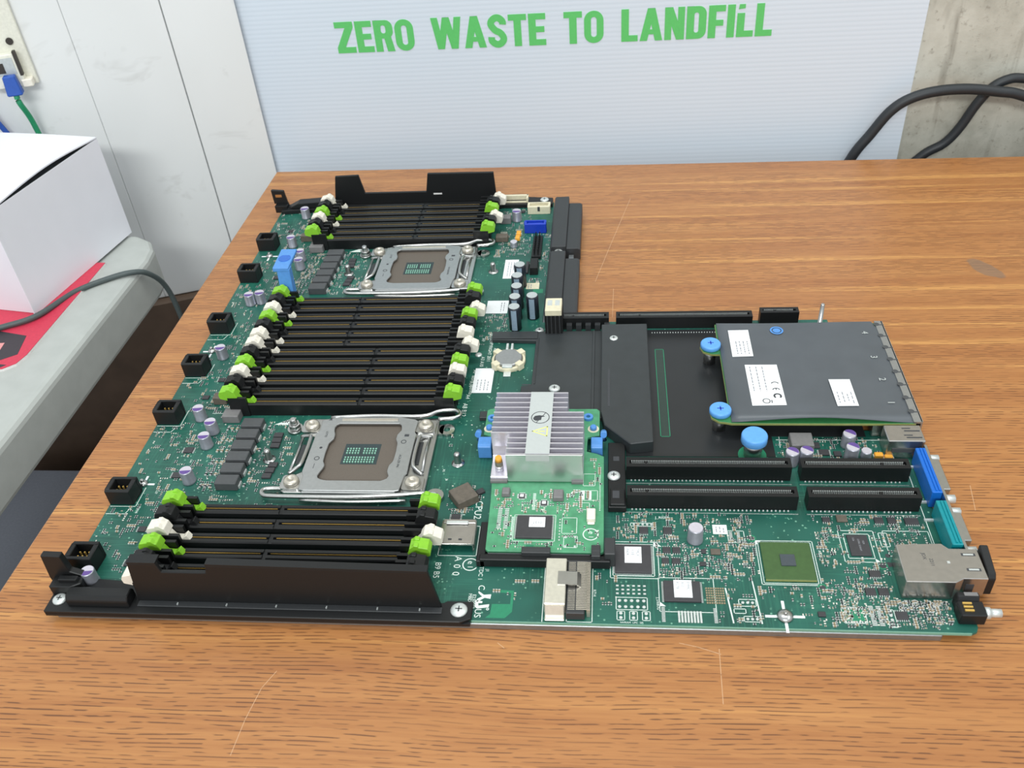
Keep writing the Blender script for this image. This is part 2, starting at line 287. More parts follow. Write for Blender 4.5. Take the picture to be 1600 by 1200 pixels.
# ---------------------------------------------------------------- things behind and beside the board
# sign
sg = tag(empty('sign_board', (275, 602, G-120)), 'white corrugated plastic sign with green capital letters against the wall', 'sign')
MB().box(-326, 327, -2, 2.8, 0, 420).build('panel', 'corrugated_plastic', sg)
def letter(ch, wd, h):
    """bold condensed capitals, drawn in a box wd x h"""
    m = MB(); t = 0.235*h; b = 0.19*h; y0, y1 = 0, 1.2
    cnt = [0]
    def q(*p): cnt[0] += 1; m.prism(list(p), 0, 0.35+0.03*cnt[0])
    def bar(x0, z0, x1, z1): q((x0, z0), (x1, z0), (x1, z1), (x0, z1))
    def ringpart(x0, z0, x1, z1, ro, ri, tx, tz):
        ri = min(ri, (x1-x0-2*tx)/2-.05, (z1-z0-2*tz)/2-.05); A, B = rrect(x0, z0, x1, z1, ro, 6), rrect(x0+tx, z0+tz, x1-tx, z1-tz, ri, 6); n = len(A)
        vs = [(x, y, z) for z in (0, 0.35) for x, y in A+B]
        m.add(vs, [(2*n+i, 2*n+(i+1) % n, 3*n+(i+1) % n, 3*n+i) for i in range(n)]+[(i, (i+1) % n, 2*n+(i+1) % n, 2*n+i) for i in range(n)]+[(n+(i+1) % n, n+i, 3*n+i, 3*n+(i+1) % n) for i in range(n)])
    if ch in 'EFLITRD' and ch != 'T': bar(0, 0, min(t, wd), h)
    if ch == 'E': bar(t*.9, 0, wd, b); bar(t*.9, h-b, wd, h); bar(t*.9, h*.5-b*.45, wd*.92, h*.5+b*.5)
    if ch == 'F': bar(t*.9, h-b, wd, h); bar(t*.9, h*.46-b*.45, wd*.9, h*.46+b*.5)
    if ch == 'L': bar(t*.9, 0, wd, b)
    if ch == 'T': bar(0, h-b, wd, h); bar(wd/2-t/2, 0, wd/2+t/2, h-b*.9)
    if ch == 'Z': bar(0, 0, wd, b); bar(0, h-b, wd, h); q((0, b*.95), (t*1.15, b*.95), (wd, h-b*.95), (wd-t*1.15, h-b*.95))
    if ch == 'N': bar(0, 0, t*.9, h); bar(wd-t*.9, 0, wd, h); q((wd-t*1.05, 0), (wd, 0), (t*1.05, h), (0, h))
    if ch == 'A': q((0, 0), (t, 0), (wd/2+t*.5, h), (wd/2-t*.5, h)); q((wd-t, 0), (wd, 0), (wd/2+t*.5, h), (wd/2-t*.5, h)); bar(wd*.22, h*.2, wd*.78, h*.35)
    if ch == 'W':
        for a, c in ((0, .27), (.5, .27), (.5, .73), (1, .73)): q((c*wd-t*.47, 0), (c*wd+t*.47, 0), (a*(wd-t*.94)+t*.94, h), (a*(wd-t*.94), h))
    if ch == 'O': ringpart(0, 0, wd, h, wd*.48, wd*.2, t*.93, b)
    if ch == 'D': ringpart(0, 0, wd, h, wd*.4, wd*.16, t, b); bar(0, 0, t*.9, b); bar(0, h-b, t*.9, h)
    if ch == 'R': ringpart(0, h*.42, wd, h, wd*.36, wd*.13, t, b*.85); bar(0, h*.8, t*.9, h); q((wd-t*1.05, 0), (wd, 0), (wd*.86, h*.5), (wd*.86-t, h*.5))
    if ch == 'S':
        pts = [(wd-t*.5, h*.70), (wd-t*.52, h*.80), (wd*.62, h-b*.5), (wd*.40, h-b*.5), (t*.55, h*.80), (t*.55, h*.68), (wd*.42, h*.52), (wd*.64, h*.45), (wd-t*.52, h*.32), (wd-t*.52, h*.2), (wd*.62, b*.5), (wd*.4, b*.5), (t*.52, h*.2), (t*.5, h*.32)]
        C = smooth_path([(x, y, 0) for x, y in pts], 4); E1, E2 = [], []
        for i, p in enumerate(C):
            d = (C[min(i+1, len(C)-1)]-C[max(i-1, 0)]).normalized(); nn = Vector((-d.y, d.x, 0))*t*.46; E1.append(p+nn); E2.append(p-nn)
        n = len(C); m.add([(p.x, p.y, z) for z in (0, .35) for p in E1+E2], [(3*n+i, 3*n+i+1, 2*n+i+1, 2*n+i) for i in range(n-1)]+[(i, i+1, 2*n+i+1, 2*n+i) for i in range(n-1)]+[(n+i+1, n+i, 3*n+i, 3*n+i+1) for i in range(n-1)])
    return m
h = 30.0; x = 43.5
for word, adv in (('ZERO', 0), ('WASTE', 16), ('TO', 15.5), ('LANDFILL', 15)):
    x += adv
    for i, ch in enumerate(word):
        wd = {'W': 29.5, 'A': 21.5, 'N': 18.5, 'I': 7.2, 'L': 15.5, 'F': 15.5, 'E': 16.5, 'T': 17.5, 'O': 18.5, 'R': 18.8, 'D': 18.3, 'S': 18.5, 'Z': 18.5}[ch]
        m = letter(ch, wd, h)
        if word == 'LANDFILL' and i == 6:          # this letter is chipped near its top, leaving a dot above
            m = MB().prism([(0, 0), (wd, 0), (wd, 5.7), (7, 5.7), (7, 22), (0, 22)], 0, .35).prism([(0.8, 25.5), (7, 26.2), (7, 30), (1.5, 30)], 0, .35)
        o = m.build('letter', 'letter_green', sg, (x-275, -2.02, 120+102.6-1.0*(x-43)/440-0.2), rot=(math.pi/2, 0, 0)); x += wd+1.9
# black cables behind the table
def cable(name, pts, r, m, label, group=None):
    c = Vector(pts[0]); o = MB().tube([p-c for p in smooth_path(pts, 7)], r, 12).build(name, m, None, c); return tag(o, label, 'cable', group)
cable('power_cable', [(505, 584, G-240), (530, 582, G-80), (550.3, 580, G-18), (565.6, 580, G+8.4), (579.7, 580, G+30.6), (595.1, 580, G+42.6), (617.1, 580, G+49.2), (645.7, 580, G+50.6), (675.2, 580, G+47), (699.5, 580, G+41.8), (760, 580, G+16), (820, 582, G-40), (850, 584, G-160)], 5.0, 'cable_black', 'thick black cable arching in front of the sign edge, the nearer of two')
cable('power_cable', [(560, 593, G-240), (590, 592, G-70), (620.3, 591, G-23.5), (641.1, 591, G-8.5), (652.5, 591, G+7.7), (662.2, 591, G+29.9), (672.8, 591, G+46.4), (685.3, 591, G+53.9), (699.4, 591, G+54.5), (740, 591, G+46), (800, 591, G-10), (830, 592, G-160)], 4.6, 'cable_black', 'black cable rising against bare concrete wall, crossing behind the thicker cable')
# carton
ang = math.degrees(math.atan2(-25, 141)); bx = tag(empty('carton', (-181, 321, G-17), None, ang), 'white cardboard carton with a gaping lid on the grey table', 'box')
L, H, Wd = 143, 97, 118
MB().box(-1.2, 0, 0, L, 0, H).build('side_panel', 'box_white', bx); MB().box(-Wd, -1.2, 0, 1.2, 0, H).build('end_panel', 'box_white', bx)
MB().box(-Wd, -1.2, L-1.2, L, 0, H).build('end_panel', 'box_white', bx); MB().box(-Wd-1.2, -Wd, 0, L, 0, H).build('side_panel', 'box_white', bx)
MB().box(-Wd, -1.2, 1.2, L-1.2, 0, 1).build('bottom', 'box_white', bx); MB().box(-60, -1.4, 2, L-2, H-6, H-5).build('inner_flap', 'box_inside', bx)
m = MB(); n = 14
for k in (0, 1):
    for i in range(n+1): z = H+0.4+4.5*math.sin(math.pi*i/n)**1.2; m.v += [(0, L*i/n, z+k*1.1), (-60, L*i/n, H+1.0+k*1.1), (-Wd, L*i/n, H+0.4+k*1.1)]
for i in range(n):
    for k in (0, 1):
        o = k*3*(n+1)+3*i
        for j in (0, 1): m.f.append((o+j, o+3+j, o+4+j, o+1+j) if k else (o+j, o+1+j, o+4+j, o+3+j)); m.mi.append(0); m.sm.append(True)
    o = 3*i; u = o+3*(n+1); m.f.append((o, o+3, u+3, u)); m.mi.append(0); m.sm.append(False)
m.build('lid', 'box_white', bx)
fl = MB(); P = [(0.4, 0), (3.2, 0.6), (5.2, -3), (1.0, -5)]
MB().slab([(-1.2, 0), (0.0, 0), (0.2, H), (-1.0, H)], 'y', -3, 0).build('corner_tab', 'box_white', bx)
# magazine under the carton
mg = tag(empty('magazine', (-240, 310, G-20)), 'red and black printed magazine sticking out under the white carton', 'magazine')
P = [(x+240, y-310) for x, y in [(-340, 410), (-158, 405), (-160, 262), (-163, 250), (-171, 243), (-185, 240), (-340, 236)]]
MB().prism(P, 0, 2.2).build('pages', 'page', mg); MB().prism(P, 2.2, 2.7).build('cover', 'red_paper', mg)
MB().prism([(26, -12), (66, -22), (72, -48), (52, -62), (20, -50)], 2.7, 2.85).prism([(10, -54), (70, -62), (66, -66), (10, -70)], 2.7, 2.85).build('print', 'dark_print', mg)
MB().prism([(36, -34), (52, -32), (54, -46), (38, -48)], 2.85, 2.95).prism([(14, -51), (50, -57), (56, -60), (16, -60)], 2.85, 2.95).build('print', 'pink_print', mg)
cable('thin_cable', [(-330, 262, G-14), (-262, 275, G-14.5), (-225, 285, G-14.5), (-198, 298, G-14.5), (-176.6, 314, G-14.5), (-163, 355, G-17), (-141, 377, G-17.2), (-124, 386, G-17), (-115, 396, G-24), (-111.5, 411, G-46), (-111, 418, G-80), (-112, 422, G-150), (-113, 425, G-300)], 2.5, 'cable_grey', 'thin grey cable trailing across the grey table and over its corner')
# wall outlet with network plugs
wx, wy = -229.9, 524.1
wo = tag(empty('network_outlet', (wx, wy, G+113), None, 20), 'ivory network wall outlet with a blue plug on white panelled wall', 'outlet')
MB().box(-78, 0, -5, 0, 0, 130).build('face_plate', 'outlet_ivory', wo, bevel=1.2, seg=2)
MB().box(-40, -9, -14, -5, 2, 32).build('jack_block', 'outlet_ivory', wo, bevel=.8); MB().box(-36, -13, -14.6, -14, 14, 29).build('jack_recess', 'cap_lid', wo)
MB().box(-30, -22, -15, -14.4, 16, 25).box(-11, -8.5, -14.5, -9, 12, 34).build('slot', 'outlet_dark', wo)
m = MB(); m.slab([(-5.3+0, 0)], 'y', 0, 0) if False else None
o = MB().cyl(0, 0, 0, 1.2, 3.2, n=16).build('screw', 'outlet_dark', wo, (-11, -5, 41), rot=(math.pi/2, 0, 0))
MB().box(-27, -13, -24, -14, -3, 15, taper=1.5).build('plug', 'cable_blue', wo, bevel=1); MB().box(-12.5, -3, -15, -5, 1, 8).build('plug_latch', 'ivory', wo, bevel=.8)
def wl(lx, ly, lz): c, s = 0.9397, 0.3420; return (wx+lx*c-ly*s, wy+lx*s+ly*c, G+113+lz)
cable('network_cable', [wl(-20, -19, -2), wl(-20, -20, -10), wl(-18, -12, -30), wl(-16, -10, -60), wl(-14, -9, -100), wl(-14, -9, -128)], 2.6, 'cable_green', 'green network cable hanging from the wall outlet behind the carton')
cable('network_cable', [wl(-62, -10, 20), wl(-56, -10, -5), wl(-48, -8, -32), wl(-40, -7, -50), wl(-24, -6, -56), wl(-6, -6, -75), wl(-2, -6, -128)], 2.6, 'cable_blue', 'blue network cable curving down the wall behind the carton')
bn = tag(empty('storage_bin', (-290, 330, 0)), 'blue-grey plastic bin on the floor in the gap between tables', 'bin')
m = MB(); 
for a, b, c, d in ((-110, 110, -100, -94), (-110, 110, 94, 100), (-110, -104, -100, 100), (104, 110, -100, 100)): m.box(a, b, c, d, 0, 430)
m.box(-104, 104, -94, 94, 0, 5).build('body', 'bin_grey', bn); MB().box(-116, 116, -106, 106, 430, 440).build('lid', 'bin_grey', bn, bevel=3)

# ---------------------------------------------------------------- the server main board
mb = tag(empty('server_motherboard', (0, 0, TZ)), 'green server motherboard with rows of black memory slots on a metal tray', 'circuit board')
OFF[mb.name] = (0, 0, BZ)
EX = []
def ex(x0, y0, x1, y1, pad=0.8): EX.append((x0-pad, y0-pad, x1+pad, y1+pad))
def free(x, y): return not any(a <= x <= c and b <= y <= d for a, b, c, d in EX)
OUT = [(0, 0), (490, 0), (492.8, 1.2), (494, 4), (494, 152), (470, 152), (470, 275), (260, 275), (260, 470), (6, 470), (0, 464)]
MB().prism(OUT, -1.6, 0).build('printed_circuit', 'pcb_green', mb)
MB().prism([(4, -.5), (476, -.5), (478, 2.5), (466, 14), (466, 273), (262, 273), (262, 466), (4, 466)], -6, -1.7).build('tray', 'tray_metal', mb, bevel=.3)
MB().box(238, 490, -.12, 0.3, -1.58, .02).build('board_edge', 'board_edge', mb)

# memory slots -------------------------------------------------
def slot_body(notch):
    m = MB(); a, b = -70, 70
    m.box(a, b, -3.7, 3.7, 0, 4.5)
    for s0, s1 in ((a, notch-1.2), (notch+1.2, b)):
        for q in (-1, 1): m.slab([(q*1.0, 4.5), (q*3.7, 4.5), (q*3.7, 9.2), (q*3.1, 10), (q*1.0, 10), (q*0.8, 9.4)][::q], 'x', s0, s1)
    m.box(notch-1.2, notch+1.2, -3.7, 3.7, 4.5, 9.3)
    for q in (-1, 1):                                     # end towers
        x0, x1 = (b-5, b+8) if q > 0 else (a-8, a+5)
        for sd in (-1, 1): m.box(x0, x1, sd*2.4 if sd > 0 else -4.4, 4.4 if sd > 0 else -2.4, 0, 15.5)
        m.box(x0, x1, -2.4, 2.4, 0, 6)
    return m
def contacts(notch):
    m = MB()
    for s0, s1 in ((-66, notch-3), (notch+3, 66)):
        m.box(s0, s1, 0.64, 0.82, 8.8, 9.3); m.box(s0, s1, -0.82, -0.74, 7.6, 8.2)
    return m
LATCH = [(2, 5), (5.5, 9.5), (4.6, 12.6), (1.5, 12.0), (0.2, 15.0), (-1.0, 20.3), (-4.0, 22.0), (-11.2, 20.2), (-12.6, 17.6), (-12.0, 14.6), (-6.0, 12.6), (-5.0, 5)]
def latch_mesh(hook=True):
    m = MB(); m.slab([(2, 5), (4.5, 9.0)]+([(11.5, 9.4), (9.6, 13.4), (6.4, 10.6)] if hook else [])+[(2, 11), (0.2, 15), (-4, 16), (-6, 12.6), (-5, 5)], 'y', -2.1, 2.1); m.slab([(0.4, 15.5), (-1.0, 20.3), (-4.0, 22.0), (-11.2, 20.4), (-12.4, 17.6), (-12.0, 14.6), (-6, 12.8)], 'y', -3.8, 3.8)
    m.slab([(-1.6, 20.4), (-3.8, 22.7), (-6, 22.4), (-6.4, 21)], 'y', -3.8, -1.2); m.slab([(-1.6, 20.4), (-3.8, 22.7), (-6, 22.4), (-6.4, 21)], 'y', 1.2, 3.8); return m
LME = {}
for c in ('lime', 'ivory', 'black_plastic'):
    for q in (-1, 1): o = latch_mesh(q < 0).build('latch', c, bevel=.22); LME[c, q] = o.data; bpy.data.objects.remove(o)
SME = {}
for nt_ in (-12.7, 12.7):
    o = slot_body(nt_).build('memory_slot', 'slot_plastic'); c = contacts(nt_).build('contact_strip', 'gold'); SME[nt_] = (o.data, c.data); bpy.data.objects.remove(o); bpy.data.objects.remove(c)
CN = {'G': 'lime', 'W': 'ivory', 'B': 'black_plastic'}; CL = {'G': 'lime green latch', 'W': 'ivory latch', 'B': 'black latch'}
def slot(v, notch, col, open_right=0):
    b, c = SME[notch]; o = bpy.data.objects.new('memory_slot', b); COL.objects.link(o); put(o, mb, (129.5, v, 0))
    k = bpy.data.objects.new('contact_strip', c); COL.objects.link(k); k.parent = o
    for q in (-1, 1):
        l = bpy.data.objects.new('latch', LME[CN[col], q]); COL.objects.link(l); l.parent = o; l['label'] = CL[col]
        l.location = (q*71.5*K, 0, 0); l.rotation_euler = (0, 0, 0 if q < 0 else math.pi)
        if q > 0 and open_right: l.rotation_euler = (0, math.radians(-17), math.pi); l.location = (71.5*K, 0, 0)
    ex(48, v-5, 212, v+5)
for i, c in enumerate('GBWGBW'): slot(295.2-11.4*i, -12.7, c, i in (2,))
for i, c in enumerate('WBGWBG'): slot(226.8-11.4*i, 12.7, c, i == 0)
for i, c in enumerate('GBWGBW'): slot(69.2-11.5*i, -12.7, c, i == 2)
for i, c in enumerate('WBGWBG'): slot(451.0-11.35*i, 12.7, c, i in (0, 3))

# processor sockets --------------------------------------------
def radial(poly_in, poly_out, z0, z1, m, n=96):
    def hit(poly, a):
        dx, dy = math.cos(a), math.sin(a); best = None
        for (x0, y0), (x1, y1) in zip(poly, poly[1:]+poly[:1]):
            ex_, ey = x1-x0, y1-y0; den = dx*ey-dy*ex_
            if abs(den) < 1e-9: continue
            t = (x0*ey-y0*ex_)/den; s = (x0*dy-y0*dx)/den
            if t > 0 and -1e-6 <= s <= 1+1e-6: best = t if best is None else max(best, t)
        return (dx*best, dy*best)
    A = [2*math.pi*(i+.37)/n for i in range(n)]; I = [hit(poly_in, a) for a in A]; O = [hit(poly_out, a) for a in A]
    vs = [(x, y, z) for z in (z0, z1) for x, y in I+O]
    m.add(vs, [(2*n+i, 3*n+i, 3*n+(i+1) % n, 2*n+(i+1) % n) for i in range(n)]+[(n+i, n+(i+1) % n, 3*n+(i+1) % n, 3*n+i) for i in range(n)]+[((i+1) % n, i, 2*n+i, 2*n+(i+1) % n) for i in range(n)]+[((i+1) % n, n+(i+1) % n, n+i, i) for i in range(n)])
    return m
def socket(cv):
    s = MB().box(-27, 27, -28, 30, 0, 2.6).box(-24, 24, -25, 28, 2.6, 3.0).build('cpu_socket', 'socket_brown', mb, (152, cv, 0))
    MB().box(-12, 11.5, -8.5, 10.5, 3.0, 3.1).build('cavity', 'cavity', s)
    m = MB()
    for i in range(11):
        for j in range(7):
            if j in (3,) or (i == 5 and j > 3): continue
            m.box(-10+i*1.85, -9+i*1.85, -7.4+j*2.05, -6.4+j*2.05, 3.1, 3.9)
    m.build('pins', 'pin_green', s)
    inner = [(-22.5, 22), (-22.5, 26), (-20, 28), (20.5, 28), (22.5, 26), (23, 21), (21, 17), (20.8, 13), (22.5, 9), (23, 0), (22.8, -8), (20.8, -12), (20.6, -17), (22.5, -21), (21.5, -24), (18, -25.6), (-17, -25.6), (-22, -24), (-23.6, -20), (-21.6, -17), (-20.6, -12), (-22.6, -8), (-23, 0), (-22.8, 9), (-20.6, 13), (-20.8, 18)]
    fr = radial(rrect(-26.5, -27.5, 26.5, 30, 4), [(-45, -34), (-45, -22), (-34, -22), (-34, 20), (-45, 21), (-45, 35), (46.5, 36), (46.5, -34)], 0.3, 3.2, MB()); fr.build('backing_frame', 'steel', s, bevel=.3)
    radial(inner, [(-32, -34.5), (31, -34.5), (32.5, -20), (33.5, -19), (33.5, 18), (32, 20), (33, 31.5), (20, 34.5), (-22, 34.5), (-32.5, 31), (-32, 20), (-33.8, 18), (-33.8, -19), (-32, -21)], 4.2, 5.7, MB()).build('load_plate', 'plate', s, bevel=.25)
    MB().box(-30, 29, -36, -34.3, 2.2, 5.2).build('plate_lip', 'plate', s, bevel=.5, seg=2); MB().box(-19, 19, 30.5, 32.5, 5.7, 6.1).build('plate_rib', 'nickel', s)
    sc_ = None
    for x, y in ((-38.5, 26.3), (38.5, 26.3), (-38.5, -26.3), (38.5, -26.3)):
        if sc_ is None:
            pd = MB().prism(rrect(-6.6, -6, 6.6, 6, 2), 3.2, 4.6).build('screw_pad', 'steel', s, (x, y, 0)); sc_ = MB().lathe([(5.0, 4.6), (5.0, 5.6), (4.5, 7), (3.2, 7.5), (1.9, 7.6), (1.6, 6.9), (0.2, 6.9)], n=20).build('screw', 'nickel', s, (x, y, 0))
        else: inst(pd, s, (x, y, 0)); inst(sc_, s, (x, y, 0))
    for q in (-1, 1):                                          # lever catches beside the plate
        MB().tube(smooth_path([(q*44, 17, 3.5), (q*38, 16, 5), (q*36, 12, 6), (q*36, -10, 6), (q*39, -15, 5), (q*43, -18, 3.5)], 3), 1.3, 8).tube([(q*42.5, 16, 3.8), (q*42, 0, 3.9), (q*42.5, -16, 3.8)], 1.0, 8).build('lever_hinge', 'steel', s)
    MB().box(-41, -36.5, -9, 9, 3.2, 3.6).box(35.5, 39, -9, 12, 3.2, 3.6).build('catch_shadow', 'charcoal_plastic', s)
    MB().tube(smooth_path([(-40, -31, 3), (-50, -31, 3.4), (-55, -33, 4), (-54, -37, 4.2), (-46, -38.5, 4.2), (0, -38.6, 4.4), (30, -37.2, 5.0), (44, -36, 5.4), (49, -36, 5.4)], 5), 1.5, 10).build('load_lever', 'steel', s)
    MB().tube(smooth_path([(-30, -40, 2.6), (0, -41, 2.6), (36, -39.5, 2.6)], 5), 1.2, 8).build('lever_wire', 'steel', s)
    MB().tube(smooth_path([(-28, 35.6, 4), (0, 36.8, 4.6), (34, 35.4, 5.6), (46, 39.6, 6.6), (56, 40.5, 6.6), (60, 37, 6.2), (57, 33.5, 6), (46, 32.5, 5.4)], 5), 1.5, 10).build('load_lever', 'steel', s)
    m = MB(); m.ring(52, 26.5, 2.2, 5.2, 0.2, 1.8, mi=0).box(46, 50, 22, 31, .2, 1.8); m.build('heatsink_ear', 'steel', s)
    m = MB(); m.ring(53, -34.5, 2.2, 5.6, 0.2, 2.6); m.build('heatsink_ear', 'steel', s)
    mk = MB().prism([(-26, 31), (-28.5, 31), (-26.5, 33.2)], 5.72, 5.76).ring(-27.2, -6, 1.3, 1.8, 5.72, 5.76, 14).ring(26.5, 10, 1.3, 1.8, 5.72, 5.76, 14).cyl(-27, 4, 5.72, 5.76, 1, n=10).box(26, 29, 15, 17.2, 5.72, 5.76)
    mk.text('LOTES', -26.5, 17, 2.1, -90, 5.78); mk.text('ACA-ZIF-096', 26.6, -8, 2.1, -90, 5.78); mk.line([(-27.4, -11), (-27.4, -15)], .35, 5.72, 5.76).build('marks', 'ink', s)
    ex(106, cv-42, 206, cv+42)
socket(123.6); socket(350.9)

# fasteners ----------------------------------------------------
def stud(x, y, h, r=2.2, base=4.2):
    MB().lathe([(base, 0.02), (base, .5), (r*1.15, .6), (r, 1.2), (r, h-1.6), (r*.75, h-.3), (r*.3, h)], n=16).build('mounting_stud', 'steel', mb, (x, y, 0)); ex(x-base, y-base, x+base, y+base)
stud(90.8, 122, 9); stud(215.3, 119.8, 9); stud(91.8, 349.5, 9); stud(215, 349.2, 9)
def bolt(x, y):
    o = MB().cyl(0, 0, 0, 2, 5.2, n=18).build('shoulder_bolt', 'steel', mb, (x, y, 0)); MB().cyl(0, 0, 2, 6, 4.2, n=6).cyl(0, 0, 6, 10, 2.6, 2.0, n=14).build('bolt_head', 'steel', o, bevel=.3); ex(x-6, y-6, x+6, y+6)
bolt(100.5, 151); bolt(100.5, 378.5)
def pan_screw(x, y, z, parent=mb, r=4.0):
    o = MB().lathe([(r, 0), (r, .7), (r*.8, 1.5), (r*.3, 1.7)], n=20).build('screw', 'tin', parent, (x, y, z)); MB().box(-r*.4, r*.4, -.35, .35, 1.6, 1.75).box(-.35, .35, -r*.4, r*.4, 1.6, 1.75).build('recess', 'inductor', o); return o
for x, y, a in ((204, 88.6, 0), (204.6, 316, 0)): pan_screw(x, y, 2.0, r=3)

# shroud walls (black plastic) ---------------------------------
fs = MB().prism([(-1, -2.4), (232, -2.6), (238, 0), (238, 11), (224, 11), (222, 9.6), (0, 22), (-1, 22)], 0.05, 2.2).build('front_shroud', 'black_plastic', mb, bevel=.4)
MB().box(-0.6, 237.4, -2.4, -0.6, -1.8, 0.1).build('skirt', 'black_plastic', fs)
MB().slab([(51, 2.2), (55, 33.5), (71, 33.5), (72.4, 27), (97, 27), (98.4, 33.2), (217.4, 31), (221.4, 2.2)], 'y', 6, 8.2).build('wall', 'black_plastic', fs, bevel=.5, seg=2)
MB().slab([(55, 33.3), (55, 34.5), (71, 34.5), (71, 33.3)], 'y', 6, 12).slab([(98.4, 33), (217.4, 30.8), (217.2, 31.8), (98.4, 34.2)], 'y', 6, 10.5).build('wall_rim', 'black_plastic', fs)
m = MB()
for x in (75, 103, 131, 159, 187, 210): m.box(x-.35, x+.35, 3.2, 4.6, 2.2, 3.6)
m.build('rib_marks', 'tin', fs); MB().box(52, 222, 2.2, 6, 2.2, 3.0).build('foot_rail', 'charcoal_plastic', fs, bevel=.2)
MB().slab([(1.2, 2.2), (1.2, 7), (3, 9.5), (9, 9.5), (10.5, 7), (10.5, 2.2)], 'x', 12, 48).build('side_bar', 'black_plastic', fs, bevel=.5)
MB().slab([(-4, 0.5), (-4.5, 8), (-2.8, 26), (8.4, 25.6), (9.6, 13), (18, 9), (18, 0.5)], 'y', 16.5, 20.5).build('end_tab', 'black_plastic', fs, bevel=.4); MB().prism([(-1, 9), (12, 9), (17, 12), (16, 16), (14, 21), (-1, 21)], 2.2, 9).build('end_block', 'black_plastic', fs, bevel=.5)
MB().slab([(3, 2.2), (4, 11.5), (14.6, 11.5), (16.4, 2.2)], 'y', 12, 15.4).build('end_rib', 'black_plastic', fs, bevel=.4); pan_screw(5.2, 5.6, 2.2, fs); pan_screw(231, 4.8, 2.2, fs, 4.6); ex(-2, -4, 240, 11); ex(-2, 8, 20, 22)
rs = MB().prism([(2, 458), (50, 462), (50, 459), (212, 459), (212, 460), (259, 460), (259, 472), (212, 478), (40, 478), (20, 476), (2, 470)], 0.05, 4).build('rear_shroud', 'black_plastic', mb, bevel=.4)
MB().slab([(52, 4), (57.3, 32.5), (79.5, 33.2), (83, 15), (141.3, 15), (144.6, 33), (205.7, 32.5), (207, 4)], 'y', 468.5, 471).build('wall', 'black_plastic', rs, bevel=.5, seg=2)
MB().slab([(8, 4), (18, 9), (50, 11), (54, 4)], 'y', 462, 472).build('side_bar', 'black_plastic', rs, bevel=.5)
m = MB(); m.box(-5, 7, 462, 470, 0, 7); m.slab([(-6.5, 7), (-7, 21), (5, 20), (6.5, 7)], 'y', 467, 470); m.build('end_tab', 'black_plastic', rs, bevel=.3); MB().box(-3.5, 2.5, 466.6, 467, 14, 16.5).build('tab_window', 'table_wood', rs)
pan_screw(251.3, 467, 4, rs); MB().box(148, 156, 468.2, 468.5, 12, 13.4).build('wall_slit', 'page', rs)
# guide rails down the right of the upper half
for k, (v0, v1) in enumerate(((373, 463), (276, 366))):
    r = MB().slab([(261.5, -4), (261.5, 8), (263, 9.3), (274.5, 9.3), (274.5, -4)], 'y', v0, v1).build('guide_rail', 'charcoal_plastic', mb, bevel=.5); MB().slab([(274.5, -4), (274.5, 7.2), (284.5, 7.2), (286.5, 6), (286.5, -4)], 'y', v0, v1-9).build('rail_step', 'charcoal_plastic', r, bevel=.5)
r = MB().box(262, 275, 366, 373, -2, 5).build('rail_joint', 'black_plastic', mb, bevel=.3); pan_screw(268.3, 370.5, 5, r, 3.6); MB().box(277, 281, 364, 371, -4, 2).build('rail_pin', 'tray_metal', mb)
MB().box(279, 284, 268, 276, -4, 6).build('rail_foot', 'black_plastic', mb)

# fan headers --------------------------------------------------
fh = None
for v in (26.8, 80.3, 156, 209.4, 263.5, 337.6, 390.2):
    if fh is None:
        m = MB(); m.box(0, 16, 0, 2.4, 0, 11.5).box(0, 16, 11.4, 13.8, 0, 11.5).box(0, 2.6, 2.4, 11.4, 0, 11.5).box(13.2, 16, 2.4, 11.4, 0, 11.5).box(2.6, 13.2, 2.4, 11.4, 0, 3)
        fh = m.build('fan_header', 'black_plastic', mb, (0, v, 0), bevel=.4); m = MB()
        for i in range(3):
            for j in range(2): m.box(4.6+i*2.8, 5.4+i*2.8, 5+j*3, 5.8+j*3, 3, 8)
        m.build('pins', 'gold', fh)
    else: inst(fh, mb, (0, v, 0))
    ex(-1, v-1, 17, v+15)
# capacitors ---------------------------------------------------
def can(name, r, h, mark):
    o = MB().lathe([(r*1.06, 0), (r*1.06, 1.2), (r, 1.5), (r, h-.6), (r*.93, h)], n=20).build(name, 'cap_can', mb); MB().cyl(0, 0, h, h+.08, r*.9, n=20).build('top', 'cap_top', o)
    if mark:
        A = [math.radians(a) for a in range(-178, -1, 12)]; MB().prism([(r*.88*math.cos(a), r*.88*math.sin(a)) for a in A], h+.08, h+.14).build('polarity_mark', 'purple', o)
    return o
cA = can('capacitor', 4.1, 10, True); first = True
for x, y, rz in ((44.3, 101.4, 10), (44.2, 134.5, 10), (43.7, 148.4, 10), (30, 162.5, 10), (21.5, 232.8, 10), (20.4, 305, 10), (28.6, 307.5, 10), (29.6, 397.6, 10), (44.4, 373, 10), (47.2, 359, 10), (27.9, 451, 10), (17, 20, 10), (228, 436.5, 0), (420.6, 121.8, 150), (429.3, 123, 150), (457.2, 138, 150), (456.8, 126.2, 150)):
    if first: put(cA, mb, (x, y, 0), rz); first = False
    else: inst(cA, mb, (x, y, 0), rz)
    ex(x-4.5, y-4.5, x+4.5, y+4.5)
cB = can('capacitor', 4.3, 10.5, False); cB.children[0].data.materials[0] = MATS['cap_top']; put(cB, mb, (358.4, 58.6, 0)); ex(354, 54, 363, 63)
cC = can('capacitor', 3.2, 5.5, False); put(cC, mb, (465.8, 127.6, 0)); inst(cC, mb, (229, 389.5, 0)); ex(462, 124, 469, 131); ex(225.5, 386, 232.5, 393)
bc = None
